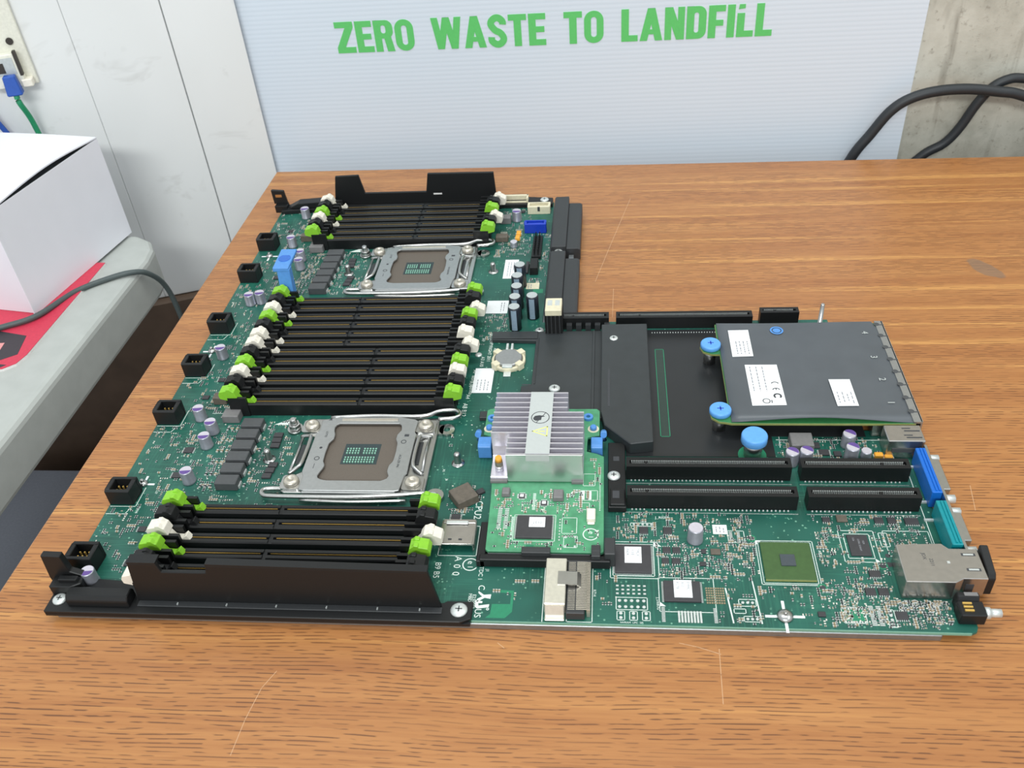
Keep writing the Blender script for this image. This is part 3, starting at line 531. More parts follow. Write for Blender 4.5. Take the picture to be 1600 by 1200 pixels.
for x, y in ((239.8, 327.6), (239, 311.5), (239.8, 296.3), (239.6, 281.4), (240.2, 267.6), (252.6, 282.6)):
    if bc is None:
        bc = MB().lathe([(4.7, 0), (4.7, 18.6), (4.3, 19.6), (3.9, 20)], n=22).build('tall_capacitor', 'cap_sleeve', mb, (x, y, 0)); MB().cyl(0, 0, 19.9, 20.15, 4.05, n=22).build('top', 'cap_lid', bc)
        A = [math.radians(a) for a in range(-118, -67, 10)]; MB().prism([(4.78*math.cos(a), 4.78*math.sin(a)) for a in A]+[(4.5*math.cos(a), 4.5*math.sin(a)) for a in A[::-1]], 1, 18.7).build('stripe', 'cap_stripe', bc)
    else: inst(bc, mb, (x, y, 0))
    ex(x-5, y-5, x+5, y+5)
# inductors and chips ------------------------------------------
def block(name, x, y, w, d, h, m, rz=0, bevel=.4, taper=0.25, z=0, parent=None):
    o = MB().box(-w/2, w/2, -d/2, d/2, 0, h, taper=taper).build(name, m, parent or mb, (x, y, z), rz, bevel=bevel)
    if parent is None: ex(x-w/2, y-d/2, x+w/2, y+d/2)
    return o
ind = None
for base, us in ((98.0, (71.5, 71.3, 71.2, 71.2, 71.0, 71.0)), (322.5, (72.5, 73, 73.4, 73.8, 74.2, 74.6))):
    for i in range(6):
        x, y = us[i], base+i*10.9
        if ind is None: ind = block('power_inductor', x, y, 14.6, 9.0, 6, 'inductor'); MB().box(-8, -7, -2.5, 2.5, 0, 2).box(7, 8, -2.5, 2.5, 0, 2).build('terminals', 'tin', ind)
        else: inst(ind, mb, (x, y, 0)); ex(x-8, y-5, x+8, y+5)
block('power_inductor', 53, 162.5, 12, 9.5, 6, 'pale_ferrite'); block('power_inductor', 54.5, 390.5, 12.5, 10.5, 6, 'pale_ferrite'); block('power_inductor', 38.5, 180.8, 10, 7, 6, 'ferrite'); block('power_inductor', 40.5, 408.5, 11, 6, 6, 'ferrite')
block('power_inductor', 223.2, 88.2, 14, 14, 6, 'ferrite', 35); block('power_inductor', 429, 137.5, 14, 12.5, 6, 'pale_ferrite'); block('power_inductor', 218, 434, 10, 8, 6, 'pale_ferrite'); block('power_inductor', 217.6, 401.5, 11, 7.6, 5, 'ferrite')
ic1 = None
def chip(x, y, w, d, h=1.2, leads='', rz=0, m='chip', parent=None, z=0, pitch=1.0):
    o = block('chip', x, y, w, d, h, m, rz, .15, .1, z, parent)
    if leads:
        l = MB()
        if 'x' in leads:
            n = int((d-.8)/pitch)
            for i in range(n+1):
                q = -d/2+.4+i*(d-.8)/max(n, 1); l.box(-w/2-1.0, -w/2, q-.22*pitch, q+.22*pitch, 0.02, .5); l.box(w/2, w/2+1.0, q-.22*pitch, q+.22*pitch, 0.02, .5)
        if 'y' in leads:
            n = int((w-.8)/pitch)
            for i in range(n+1):
                q = -w/2+.4+i*(w-.8)/max(n, 1); l.box(q-.22*pitch, q+.22*pitch, -d/2-1.0, -d/2, 0.02, .5); l.box(q-.22*pitch, q+.22*pitch, d/2, d/2+1.0, 0.02, .5)
        l.build('leads', 'tin', o)['kind'] = 'stuff'
    return o
for dv in (0, 226): 
    for k in range(3): chip(90.4+k*.3, 145-dv*0+dv-k*5.1, 6.2, 4.3, 1.4); chip(95-k*.6, 116.5+dv-k*5.1, 6.0, 4.3, 1.4)
chip(232.4, 94.2, 5, 4, 1.6, rz=35)
# lower right chips
c1 = chip(323.5, 43.4, 20, 20, 1.6, 'xy', pitch=.8); MB().box(-4.6, 4.7, -3.4, 8.2, 1.6, 1.66).build('sticker', 'sticker', c1); MB().text('TMLX', 2.6, 4.2, 2.2, -90, 1.7).text('1.0.8', -.2, 4.2, 2.2, -90, 1.7).text('R604', -2.9, 4.4, 2.2, -90, 1.7).build('print', 'pale_ink', c1)
c2 = chip(349, 21.7, 19.5, 13.6, 1.4, 'x', pitch=.8); MB().box(-4.3, 5.2, -4.4, 7.2, 1.4, 1.46).build('sticker', 'sticker', c2); MB().text('EMMC', 3.2, 3.2, 2.1, -90, 1.5).text('A02', .4, 4.2, 2.1, -90, 1.5).text('RC78', -2.4, 3.6, 2.1, -90, 1.5).build('print', 'pale_ink', c2)
bg = MB().box(-13.3, 13.3, -13.2, 13.2, 0.2, 1.6).build('controller_hub_chip', 'bga', mb, (407, 43.6, 0), bevel=.15); MB().box(-3.9, 3.9, -3.9, 3.9, 1.6, 2.3).build('die', 'die', bg); MB().box(-13.3, 13.3, -13.35, -13.2, .2, 1.5).build('edge', 'ndc_edge', bg); ex(392, 28, 422, 59)
c3 = chip(447.2, 56.2, 11, 15, 1.0); MB().text('2Gb', -2.4, 4, 1.4, -90, 1.05).text('DDR3 SDRAM', .2, 0, 1.4, -90, 1.05).text('1228', 2.6, 2, 1.4, -90, 1.05).build('print', 'pale_ink', c3)
for x, y, w, d, l in ((330, 65, 5, 5, 'y'), (343.5, 65, 5, 5, 'y'), (342.2, 50.5, 4.4, 4.2, 'y'), (347.6, 50.5, 4.4, 4.2, 'y'), (341.2, 42.8, 4, 3.8, 'y'), (347, 42.8, 4.6, 3.8, 'y'), (362.5, 50, 2.8, 2.8, 'x'), (369, 49.8, 5.5, 4, ''), (361.5, 41, 3.6, 2.6, 'x'), (433, 75, 4.4, 3.4, 'y'), (441.8, 76, 6, 5, ''), (461.8, 75, 5, 4.4, 'y'), (468.8, 75, 4.6, 4.4, 'y'), (479.5, 74.6, 7.6, 4.8, 'y'),
                      (451.2, 36.5, 6, 4.2, 'y'), (446.4, 24.4, 5.4, 4.6, 'y'), (453, 24.6, 5.4, 4.6, 'y'), (458.6, 9.5, 6, 5, 'y'), (442, 131, 6, 5, 'x'), (449.8, 129.8, 4.6, 4.4, ''), (438.5, 137.5, 4, 5, ''), (220, 73, 5.4, 5.2, 'x'), (33, 130, 6.4, 5.2, 'x'), (34, 106.5, 6.5, 5, 'x'), (25, 185, 5, 4, ''), (35, 372, 5, 4, 'x'), (30, 345, 5, 5, 'x'), (36, 416, 5, 4, ''), (20, 425, 4.5, 4, 'x'), (30, 60, 5, 4, 'x'), (33, 34, 5.5, 5, 'x'), (36, 44, 4, 4, ''), (38, 260, 4, 5, ''), (30, 205, 5, 4, 'x'), (232, 452, 4, 4, ''), (419, 9.2, 4, 3, '')):
    chip(x, y, w, d, 1.1, l, m='ferrite' if (x, y) in ((369, 49.8), (441.8, 76)) else 'chip')
for x, y, w, d in ((473.4, 127.6, 5.4, 4), (478.8, 125.8, 5.2, 3.6), (231.6, 410, 4.4, 6.5), (231.2, 402.4, 4.4, 6.2)):
    o = block('tantalum_capacitor', x, y, w, d, 3, 'tantalum'); MB().box(-w/2-.5, -w/2, -1.2, 1.2, 0, 1.6).box(w/2, w/2+.5, -1.2, 1.2, 0, 1.6).build('terminals', 'tin', o)

# expansion slots ----------------------------------------------
def riser(x0, x1, y0, d, h, holes, key, name='expansion_slot', pins=True):
    o = MB().box(x0, x1, y0, y0+d, 0, h-2.5).box(x0, x1, y0, y0+d*.34, h-2.5, h).box(x0, x1, y0+d*.66, y0+d, h-2.5, h).box(x0, x0+2, y0+d*.34, y0+d*.66, h-2.5, h).box(x1-2, x1, y0+d*.34, y0+d*.66, h-2.5, h).box(key-.8, key+.8, y0+d*.34, y0+d*.66, h-2.5, h-.2).build(name, 'slot_plastic', mb)
    m = MB(); n = int((x1-x0-6)/1.0)
    for i in range(n): m.box(x0+3+i, x0+3.45+i, y0+d*.60, y0+d*.66, h-2.2, h-.15)
    for i in range(n): m.box(x0+3.5+i, x0+3.95+i, y0+d*.34, y0+d*.40, h-2.2, h-.3)
    m.build('contacts', 'tin', o)
    if pins:
        m = MB(); n = int((x1-x0-5)/2.35)
        for i in range(n):
            if abs(x0+3+i*2.35-key) > 1.3: m.cyl(x0+3+i*2.35, y0-.9, 0.02, .8, .72, .35, n=8)
        m.build('solder_pins', 'tin', o)
    ex(x0-1, y0-2.5, x1+1, y0+d+1); return o
riser(320.8, 418, 106.6, 8.4, 11, 0, 332.5); riser(423.6, 485.6, 106.6, 8.4, 11, 0, 470); riser(320.8, 418, 82.6, 8.4, 11, 0, 332.5); riser(423.6, 485.6, 82.6, 8.4, 11, 0, 464)
riser(270, 310.4, 265.5, 8, 10, 0, 284, pins=False); riser(315.6, 414.6, 265.5, 8, 10, 0, 333, pins=False); riser(420.3, 447.8, 268, 7, 11.5, 0, 431, pins=False)
m = MB()
for i in range(28): m.cyl(342+i*1.9, 259.5, .35, .9, .55, .3, n=8)
m.build('solder_pin_row', 'tin', mb)
m = MB()
for i in range(6): m.box(272+i*7, 276+i*7, 262, 265.5, 0, 6)
m.build('connector_teeth', 'charcoal_plastic', mb)
e = MB().box(309.8, 320.4, 79, 135, 0.05, 4.6).box(311, 319.6, 79, 92, 4.6, 7).build('slot_end_bracket', 'black_plastic', mb, bevel=.4); pan_screw(313.2, 104.6, 4.6, e, 3.9); MB().box(313, 316.6, 118, 122, 4.6, 4.7).box(312.4, 316.4, 84, 90, 7, 7.1).build('bracket_holes', 'ink', e); ex(309, 78, 321, 136)

# covers -------------------------------------------------------
cv = MB().prism([(224, 258.5), (306, 259), (306, 160.5), (224.5, 160.5), (224.5, 167), (236, 168), (250, 168), (250, 194), (257, 195), (257, 247), (224, 249)], 0.05, 3.2).build('riser_cover', 'cover_sheet', mb, bevel=.3)
MB().prism([(305, 259), (338, 259.5), (338, 131.5), (323.6, 129), (307.5, 147), (305, 162)], 0.05, 9).build('raised_cover', 'cover_sheet', cv, bevel=.5); MB().box(298.5, 300.3, 163, 258, 3.2, 4.2).box(258.5, 259.4, 196, 250, 3.2, 3.8).box(224, 258, 249.5, 258, 3.2, 4).build('ridge', 'cover_sheet', cv, bevel=.2)
MB().box(309.5, 311, 165, 205, 9, 9.12).box(250.5, 257, 194.6, 195.6, 3.2, 3.3).build('seams', 'ink', cv); MB().box(260, 304.5, 160, 161, 1, 4).build('bright_edge', 'pale_ferrite', cv)
pan_screw(273.2, 190.5, 3.2, cv, 3.9); pan_screw(313.8, 241.5, 8, cv, 3.2); ex(224, 160, 340, 260); EX[:] = [q for q in EX]
MB().prism([(338, 263.5), (470, 263.5), (470, 146), (412.5, 146), (412.5, 127), (321, 127), (321, 136), (338, 136)], 0.04, .34).build('insulation_sheet', 'mylar', mb); ex(321, 127, 412.5, 264); ex(412, 146, 494, 276)
m = MB().rect(343.3, 145.4, 349.2, 239, .5, .34, .4); m.build('sheet_window_edge', 'light_green_patch', mb); MB().box(343.6, 348.9, 145.7, 238.7, .34, .37).build('sheet_window', 'window_dark', mb)
# push button by the network card
pb = MB().cyl(0, 0, .02, .6, 8.6, n=28).build('plunger', 'light_green_patch', mb, (398.4, 128.6, 0)); MB().cyl(0, 0, .6, 12, 5.4, 5.8, n=24).build('post', 'steel', pb); MB().lathe([(7.4, 11.6), (7.9, 12.2), (7.9, 16.6), (7.2, 17.6)], n=28).build('button_cap', 'blue', pb, label='bright blue cap'); ex(389, 119, 408, 138)
MB().lathe([(2.4, -1), (2.4, 3), (1.7, 3.2), (1.5, 20), (1.0, 20.6)], n=14).build('guide_pin', 'steel', mb, (462.5, 265, 0))

# connectors along the right edge ------------------------------
u = MB().box(477, 498.5, 127, 141.5, 0, 14).build('usb_port', 'shield', mb, bevel=.5); MB().box(488, 497, 129.6, 130.6, 14, 14.08).box(487, 492, 131.8, 132.6, 14, 14.08).box(488, 497, 135.6, 136.6, 14, 14.08).box(487, 492, 138, 138.8, 14, 14.08).build('spring_slots', 'ink', u); MB().box(480, 496, 126.6, 127, 5, 8).build('side_window', 'inductor', u); ex(476, 126, 499, 142)
def dsub(y0, y1, col):
    o = MB().box(491.5, 497.2, y0, y1, 0.1, 12.4).build('display_port' if col == 'vga_blue' else 'serial_port', col, mb, bevel=.4); MB().box(493.6, 494.4, y0+1, y1-1, 12.4, 13.1).box(495.4, 496.2, y0+1, y1-1, 12.4, 13.1).build('ridge', col, o)
    MB().box(497.2, 498.6, y0-3, y1+3, -3, 12).build('flange', 'steel', o); MB().slab([(y0+7, -1), (y0+6, 9), (y1-6, 9), (y1-7, -1)], 'x', 498.6, 504).build('shell', 'steel', o, bevel=.4)
    for y in (y0+2, y1-2): MB().tube([(498.6, y, 5), (505.5, y, 5)], 2.6, 6).build('jack_screw', 'tin', o)
    m = MB()
    for k in range(2): m.box(486.5, 491.5, y0+3+k*(y1-y0-8), y0+4.4+k*(y1-y0-8), .05, 1.2)
    m.build('solder_tabs', 'tin', o); ex(486, y0-2, 499, y1+2)
dsub(86, 123, 'vga_blue'); dsub(47.5, 80, 'teal')
ln = MB().prism([(461.8, 46), (485, 47), (488, 43.6), (502, 43.6), (502, 23.6), (490, 23.6), (485.5, 21), (461.2, 21)], 0.1, 13.6).build('network_port', 'shield', mb, bevel=.3); MB().box(493, 500, 38.6, 40.4, 13.6, 13.68).box(493, 500, 28.6, 30.4, 13.6, 13.68).build('spring_slots', 'ink', ln); MB().box(494, 499, 39, 40, 13.68, 13.75).box(494, 499, 29, 30, 13.68, 13.75).box(484.6, 486, 33.4, 34.8, 13.6, 13.8).build('springs', 'tin', ln)
MB().text('JDX', 474, 38, 2.6, -90, 13.66).text('2211', 477, 34, 2.6, -90, 13.66).build('stamp', 'inductor', ln); MB().box(492, 496, 23.4, 23.6, 2, 9).build('side_cut', 'ink', ln); ex(460, 20, 503, 48)
tb = MB().slab([(45.5, 0), (45.5, 15), (29, 11.5), (27, 9), (27, -3), (43, -3)], 'x', 503.5, 507.8).build('port_gasket', 'black_plastic', mb, bevel=.5)
jk = MB().box(485, 497.5, 5.2, 14.4, 0.1, 7.6).slab([(14.4, .1), (14.4, 7), (16, 9.4), (18.6, 9.4), (19.6, 7), (19.6, .1)], 'x', 485.6, 496.4).build('status_jack', 'black_plastic', mb, bevel=.5); m = MB()
for k in range(3): m.box(487.2, 491.6, 7.6+k*2.2, 8.6+k*2.2, 7.6, 8.3)
m.build('contacts', 'gold', jk); MB().tube([(497.5, 9.4, 4.6), (500, 9.4, 4.6)], 3.0, 14).tube([(500, 9.4, 4.6), (505.5, 9.4, 4.6)], 2.2, 14).build('barrel', 'tin', jk); MB().box(489, 495.6, 16, 18.2, 9.4, 9.6).build('latch_face', 'pale_ferrite', jk); ex(484, 4, 499, 20)

# headers at the upper right -----------------------------------
o = MB().box(212, 236.4, 463, 471, 0, 2).box(212, 236.4, 469, 471, 2, 8.5).box(212, 213.6, 463, 471, 2, 8.5).box(234.8, 236.4, 463, 471, 2, 8.5).box(213.6, 234.8, 463, 464.2, 2, 5.5).build('ribbon_connector', 'cream', mb, bevel=.25); m = MB()
for k in range(14): m.box(214.4+k*1.45, 215+k*1.45, 462.2, 463, 0, 4.5)
m.build('pins', 'nickel', o); ex(211, 460, 238, 472)
o = MB().box(237, 257.4, 447.5, 450, 0, 7.5).box(237, 257.4, 455, 457, 0, 7.5).box(237, 239, 450, 455, 0, 7.5).box(255.4, 257.4, 450, 455, 0, 7.5).box(239, 255.4, 450, 455, 0, 1.5).build('ribbon_connector', 'cream', mb, bevel=.25); MB().box(246, 248.2, 447.3, 447.5, 3, 7.5).build('key_slot', 'ink', o); ex(236, 446, 258, 458)
o = MB().box(236.6, 255.6, 412.4, 414.4, 0, 9).box(236.6, 255.6, 418.4, 420.4, 0, 9).box(236.6, 238.6, 414.4, 418.4, 0, 9).box(253.6, 255.6, 414.4, 418.4, 0, 9).box(239.6, 252.6, 415.4, 417.4, 0, 8).build('usb_header', 'usb_blue', mb, bevel=.3, label='deep blue header'); ex(235, 411, 257, 422)
o = MB().box(245.4, 253.4, 368, 403, 0, 3).build('pin_header', 'black_plastic', mb, bevel=.2); m = MB()
for k in range(9):
    for q in (0, 1): m.box(247.4+q*3.2, 248.2+q*3.2, 370.5+k*3.6, 371.3+k*3.6, 3, 8.5)
m.build('pins', 'slot_plastic', o); ex(244, 366, 254, 404)
block('power_header', 249, 351, 7, 16, 7, 'black_plastic'); block('sd_shield', 243, 353.5, 3, 18, 2, 'chip')
o = MB().box(264, 276, 255.5, 272, 19, 24).build('usb_stack', 'cream', mb, bevel=.4); MB().box(265.5, 269, 262, 269, 24, 24.1).box(271, 274.5, 262, 269, 24, 24.1).build('clips', 'tin', o); MB().box(263.5, 276.5, 256, 272, 0, 19).build('stack_body', 'black_plastic', o)
m = MB()
for k in range(4): m.box(265+k*3, 265.8+k*3, 254.8, 256, 2, 19)
m.build('stack_pins', 'charcoal_plastic', o); ex(262, 254, 278, 273)
pan_screw(258.6, 263.5, 0.1, mb, 3.4)

# metal-shelled connectors in the middle -----------------------
o = MB().box(214, 234, 47.6, 63.4, 4.6, 6).box(214, 215, 47.6, 66, 0, 6).box(233, 234, 47.6, 66, 0, 6).box(214.6, 233.6, 63.4, 66.4, 0.2, 6.4).build('storage_connector', 'shield', mb, bevel=.3); MB().box(216.6, 229.4, 62, 64.6, 6.4, 7.2).build('spring_bar', 'tin', o, bevel=.3); MB().box(219, 221, 51, 51.8, 6, 6.06).box(225, 227, 51, 51.8, 6, 6.06).build('slits', 'ink', o); ex(213, 44, 236, 67)
o = MB().box(276.2, 287.4, 6, 37, 0.2, 8.2).slab([(0.8, .2), (0.8, 1.4), (3.4, 1.6), (6, 7.4), (6, .2)], 'x', 276.6, 287).build('cable_connector', 'bright_nickel', mb, bevel=.4); MB().slab([(283, 8.2), (283, 8.8), (293.4, 8.6), (295.4, 6.6), (295.4, 5.4), (293, 7.8), (287, 8.0)], 'y', 18.6, 27.4).build('spring_latch', 'steel', o)
MB().box(287.8, 297.6, 2, 37, 0.2, 6).build('socket_shell', 'charcoal_plastic', o, bevel=.4); m = MB()
for k in range(30): m.box(293, 298.6, 4.2+k*1.08, 4.8+k*1.08, 6, 6.25)
for k in range(30): m.box(298.6, 300.4, 4.2+k*1.08, 4.8+k*1.08, 0.1, 6)
for k in range(30): m.box(288.6, 292.4, 4.2+k*1.08, 4.6+k*1.08, 6, 6.12)
m.build('contacts', 'nickel', o); ex(274, -1, 302, 39)
# battery holder ------------------------------------------------
hd = MB(); hd.lathe([(12.2, .05), (12.2, 3.4), (10.4, 3.6), (10.2, 2)], n=28)
for a in (40, 140, 220, 320):
    c, s_ = math.cos(math.radians(a)), math.sin(math.radians(a)); hd.box(11*c-2.4, 11*c+2.4, 11*s_-2.6, 11*s_+2.6, .1, 5.4, rot=a)
hd = hd.build('battery_holder', 'cream', mb, (238.6, 224.8, 0), bevel=.3); MB().box(-2.6, -.9, 9, 16, .1, 5.6).box(.9, 2.6, 9, 16, .1, 5.6).box(-2.6, 2.6, -17, -10.6, .1, 1.2).box(-3.6, 3.6, -11.4, -8.2, 3.6, 5.2).build('spring_contacts', 'tin', hd, bevel=.2); ex(225, 206, 252, 243)
# blue lift handle ----------------------------------------------
lf = MB().slab([(299, 0.1), (307.5, 0.1), (310.5, 33), (304, 33)], 'x', 49.5, 60).build('lift_handle', 'mid_blue', mb, bevel=.6, seg=2, label='upright mid blue handle'); MB().slab([(303.5, 31), (304, 34.5), (331, 36), (331.5, 33.6)], 'x', 46.5, 59.5).build('thumb_rest', 'mid_blue', lf, bevel=.7, seg=2); MB().cyl(53, 317.6, 34.8, 35.5, 5, n=22).build('thumb_dimple', 'dimple_blue', lf)
# dome screws on the silkscreen crosses
def cross_screw(x, y, sp, r=3.8):
    o = MB().lathe([(r, .05), (r, 1.0), (r*.75, 2), (r*.35, 2.6)], n=20).cyl(0, 0, 2.4, 4.2, 1.3, .9, n=12).build('ground_screw', 'steel', mb, (x, y, 0)); m = MB()
    for k in range(4):
        if k in sp: a = math.pi/2*k; m.line([(r*1.05*math.cos(a), r*1.05*math.sin(a)), (r*2.2*math.cos(a), r*2.2*math.sin(a))], 1.5, .02, .06)
    m.build('solder_cross', 'sticker', o); ex(x-8, y-8, x+8, y+8)
cross_screw(400.4, 7.6, (0, 1, 2, 3), 4.2); cross_screw(14.5, 98.5, (0, 1), 3); cross_screw(10, 240.5, (0, 1, 2, 3), 3); cross_screw(13, 381, (0, 2, 3), 3)
MB().lathe([(2.6, .02), (2.6, .5), (1.4, 1.2)], n=18).build('fiducial_screw', 'tin', mb, (215.6, 234, 0))
# paper labels ---------------------------------------------------
def label(x0, y0, x1, y1, z, parent, cols, m='sticker', rows=None):
    o = MB().box(x0, x1, y0, y1, z, z+.08).build('paper_label', m, parent); p = MB(); r_ = random.Random(int(x0*7+y0))
    for cx, a, b in cols:
        y = b
        while y > a:
            l = min(r_.uniform(1.0, 3.2), y-a); p.box(cx-.32, cx+.32, y-l, y, z+.08, z+.11); y -= l+r_.uniform(.4, 1.0)
    if cols: p.build('print', 'pale_ink', o)
    if parent is mb: ex(x0, y0, x1, y1)
    return o
label(223.6, 338.4, 235, 368, 0.02, mb, [(227, 342, 364), (229.2, 342, 364), (231.4, 350, 364)]); label(215, 287.8, 231.8, 305.6, .02, mb, [(226.5, 290, 303), (228.6, 290, 303)]); label(215.4, 190.2, 229, 218, .02, mb, [(218.5, 193, 205), (221, 193, 205), (223.6, 193, 205), (226, 193, 203)])
label(369, 63.4, 377, 70.4, .02, mb, [(371, 64.6, 69), (373, 64.6, 69), (375, 64.6, 68)]); label(244, 322, 254.5, 331, .02, mb, [(246, 323, 329), (248, 323, 329)], 'cream'); 
MB().box(250, 258, 316, 322, .02, .06).build('bright_copper_patch', 'light_green_patch', mb)

# silkscreen ------------------------------------------------------
sk = MB(); Z0, Z1 = .015, .05
for v in (80.3, 156, 209.4, 263.5): sk.line([(1, v-1.2), (17.4, v-1.2), (17.4, v+15)], .45, Z0, Z1); sk.line([(0.8, v-7.5), (13, v-7.5), (15, v-2)], .4, Z0, Z1)
sk.rect(213.4, 44.2, 235.4, 66.8, .4, Z0, Z1); sk.line([(275.2, 0.8), (275.2, 38), (301.4, 38)], .4, Z0, Z1); sk.rect(288, 1, 301.4, 38, .4, Z0, Z1)
for a in ((311, 30.6, 337.4, 56.6), (312.4, 32.2, 335, 54.8), (391.6, 28.2, 422.4, 59), (392.8, 29.2, 421.2, 58), (437.8, 44.8, 456.8, 67.4), (440.2, 47.4, 454, 65), (336.8, 9, 366, 31.4), (322.6, 68.6, 336.4, 71, ), (377, 57.4, 386, 66), (459.4, 56, 464, 66), (429.4, 4.6, 441, 14.4), (451.4, 2.6, 455.4, 13.4), (462, 49.4, 486.5, 67.6), (319.6, 79.4, 418.6, 79.5), (423, 79.4, 486, 79.5), (319.6, 103.4, 418.6, 103.5), (423, 103.4, 486, 103.5), (314, 9.6, 330.4, 17.6), (314.4, 3, 318.4, 8.6), (321, 3, 325, 8.6), (327.6, 3, 331.6, 8.6), (378, 13.6, 386.8, 18), (375, 9, 381, 11.8), (379.6, 3.8, 388, 7.2)): sk.rect(a[0], a[1], a[2], a[3], .36, Z0, Z1)
sk.line([(416.4, 136), (417, 146)], .4, Z0, Z1); sk.line([(487.6, 44), (487.6, 122)], .4, Z0, Z1); sk.line([(415, 143), (478, 143)], .5, Z0, Z1); sk.line([(64, 166.8), (104, 166.8)], .4, Z0, Z1); sk.line([(36, 168.2), (62, 168.2)], .35, Z0, Z1); sk.line([(372, 25), (374, 3)], .7, Z0, Z1); sk.line([(386.6, 30), (388.4, 3)], .6, Z0, Z1)
sk.prism([(84, 156.5), (99, 156), (97, 164)], Z0, Z1).prism([(84, 386), (99, 385.6), (97, 394)], Z0, Z1).prism([(335, 53.4), (339.6, 53.4), (335.2, 57.4)], Z0, Z1).prism([(336.8, 12.4), (340, 12.4), (336.8, 15.4)], Z0, Z1).prism([(454, 47.4), (456.6, 45), (454, 45)], Z0, Z1).prism([(391.8, 58.8), (394.6, 58.8), (391.8, 56)], Z0, Z1)
for body, x, y, s in (('CPU2', 232.6, 79.7, 6.2), ('B1', 223.6, 76.9, 4.2), ('A', 225.4, 42, 5.6), ('0', 225.3, 36.6, 5.6), ('0', 225.3, 31.3, 5.6), ('B9 B5', 214.5, 33.5, 4.8), ('STDC 1', 239.4, 32.6, 3.4), ('J1', 243, 34, 2.6), ('C', 240.9, 22, 5), ('US', 240.6, 5, 5), ('E230093', 237.6, 12.6, 2.7), ('MBDT', 235.4, 14.2, 2.7), ('A8 B12', 212.6, 172, 4.6), ('A4', 213.4, 186, 4), ('A11', 214, 200, 4), ('A7', 215.2, 214, 4), ('A3 A10', 219, 226, 3.8), ('A9', 217, 253, 3.4), ('COPYRIGHT 2011', 223.4, 240, 3.6), ('ALL', 227, 240, 3), ('RIGHTS RESERVED', 213.2, 200, 3.2) if False else ('RIGHTS RESERVED', 214.4, 199, 2.6),
                      ('C27', 26, 92, 2.2), ('FAN6', 20, 76, 2.2), ('U41', 38, 120, 2.0), ('CPU1', 222, 258, 3), ('PSU', 246, 334, 2.4), ('R714', 302.5, 20, 2.2), ('J_DEBUG', 336, 14, 2.0), ('ACSE', 425.4, 50, 2.2), ('J6', 210, 105, 2.2), ('X1', 207, 113, 2.2)): sk.text(body, x, y, s, -90, Z1)
sk.text('KSSH', 325.6, 75.5, 2.2, 0, Z1).text('J_RISER', 341, 75.4, 2.6, 0, Z1).text('NVRAM  LPC  SPI', 322, 1.4, 1.6, 0, Z1).text('JP7', 355, 7.4, 1.8, 0, Z1)
sk.ring(232.9, 38, 3.9, 4.5, Z0, Z1, 30, arc=(35, 330)); sk.text('e', 232.9, 39.4, 5, -90, Z1); sk.text('1', 232.9, 36.2, 4.2, -90, Z1)
sk.prism([(246.8, 17.6), (246.6, 14.6), (243.4, 15.2), (239.4, 12.2), (239.4, 14.4), (242, 16.0), (239.6, 18.4), (239.8, 19.6), (242.8, 17.2)], Z0, Z1).prism([(246.4, 11.0), (246.2, 9.0), (240.2, 8.0), (238.8, 9.0), (238.6, 13.6), (242.6, 12.8), (242.4, 11.6), (240.4, 11.6), (240.6, 10.0)], Z0, Z1).ring(245.8, 7.8, .4, .8, Z0, Z1, 10)
sk.build('silkscreen', 'silk', mb)['kind'] = 'stuff'
pt = MB().prism([(245, 2.2), (255.4, 2.2), (259, 6.4), (259, 20.4), (251, 20.8), (250.8, 19), (257.6, 18.6), (257.6, 11.4), (247.8, 11.2), (247.4, 4.6)], .01, .03); MB().box(430, 440, 6, 13, .01, .03).build('copper_pour', 'light_green_patch', mb); pt.build('copper_pour', 'light_green_patch', mb)
hl = MB(); pd = MB()
for x, y, r in ((389.8, 60.6, 1.7), (422.6, 26.8, 1.7), (456.8, 42.6, 1.9)): pd.ring(x, y, r, r+.9, .02, .07, 18); hl.cyl(x, y, .01, .04, r, n=16)
for x, y, r in ((460.5, 43.4, 1.7), (461, 49.6, 1.4), (475.8, 53.6, 1.5)): hl.cyl(x, y, .03, .05, r, n=14)
pd.build('pad_rings', 'light_green_patch', mb); hl.build('drill_holes', 'ink', mb)
# plated pads in rows
pd = MB()
for i in range(5): pd.cyl(324.6+i*2.5, 69.8, .02, .25, .75, n=10)
for i in range(5):
    for j in range(2): pd.cyl(315.8+i*3.2, 11.4+j*4, .02, .25, .9, n=10)
for x in (316.4, 323, 329.6):
    for y in (4.4, 7.2): pd.cyl(x, y, .02, .25, .9, n=10)
for j in range(3):
    for i in range(6): pd.box(314+i*2.9, 315.4+i*2.9, 19.6+j*2.6, 20.6+j*2.6, .02, .2)
for i in range(8): pd.box(346+i*1.6, 347+i*1.6, 2.2, 9.4, .02, .35)
for j in range(10):
    for x in (378.6, 382.8): pd.box(x-.9, x+.9, 57.9+j*.75, 58.3+j*.75, .02, .3)
for j in range(12):
    for x in (444.2, 448): pd.box(x-1.2, x+1.2, 3.2+j*1.05, 3.8+j*1.05, .02, .4)
for i in range(8):
    for y in (5, 13.8): pd.box(430+i*1.35, 430.7+i*1.35, y-.8, y+.8, .02, .3)
for j in range(4): pd.cyl(453.4, 4.2+j*2.8, .02, .3, .85, n=10); pd.cyl(461.6, 57.4+j*2.4, .02, .3, .8, n=10)
for i in range(3): pd.cyl(380+i*2.5, 15.8, .02, .3, .8, n=10); pd.cyl(381.4+i*2.4, 5.4, .02, .3, .8, n=10)
for j in range(12): pd.box(337.6, 339.4, 2.4+j*.8, 2.8+j*.8, .02, .3); pd.box(364.4, 366.2, 2.4+j*.8, 2.8+j*.8, .02, .3)
pd.build('solder_pads', 'tin', mb)['kind'] = 'stuff'
pg = MB()
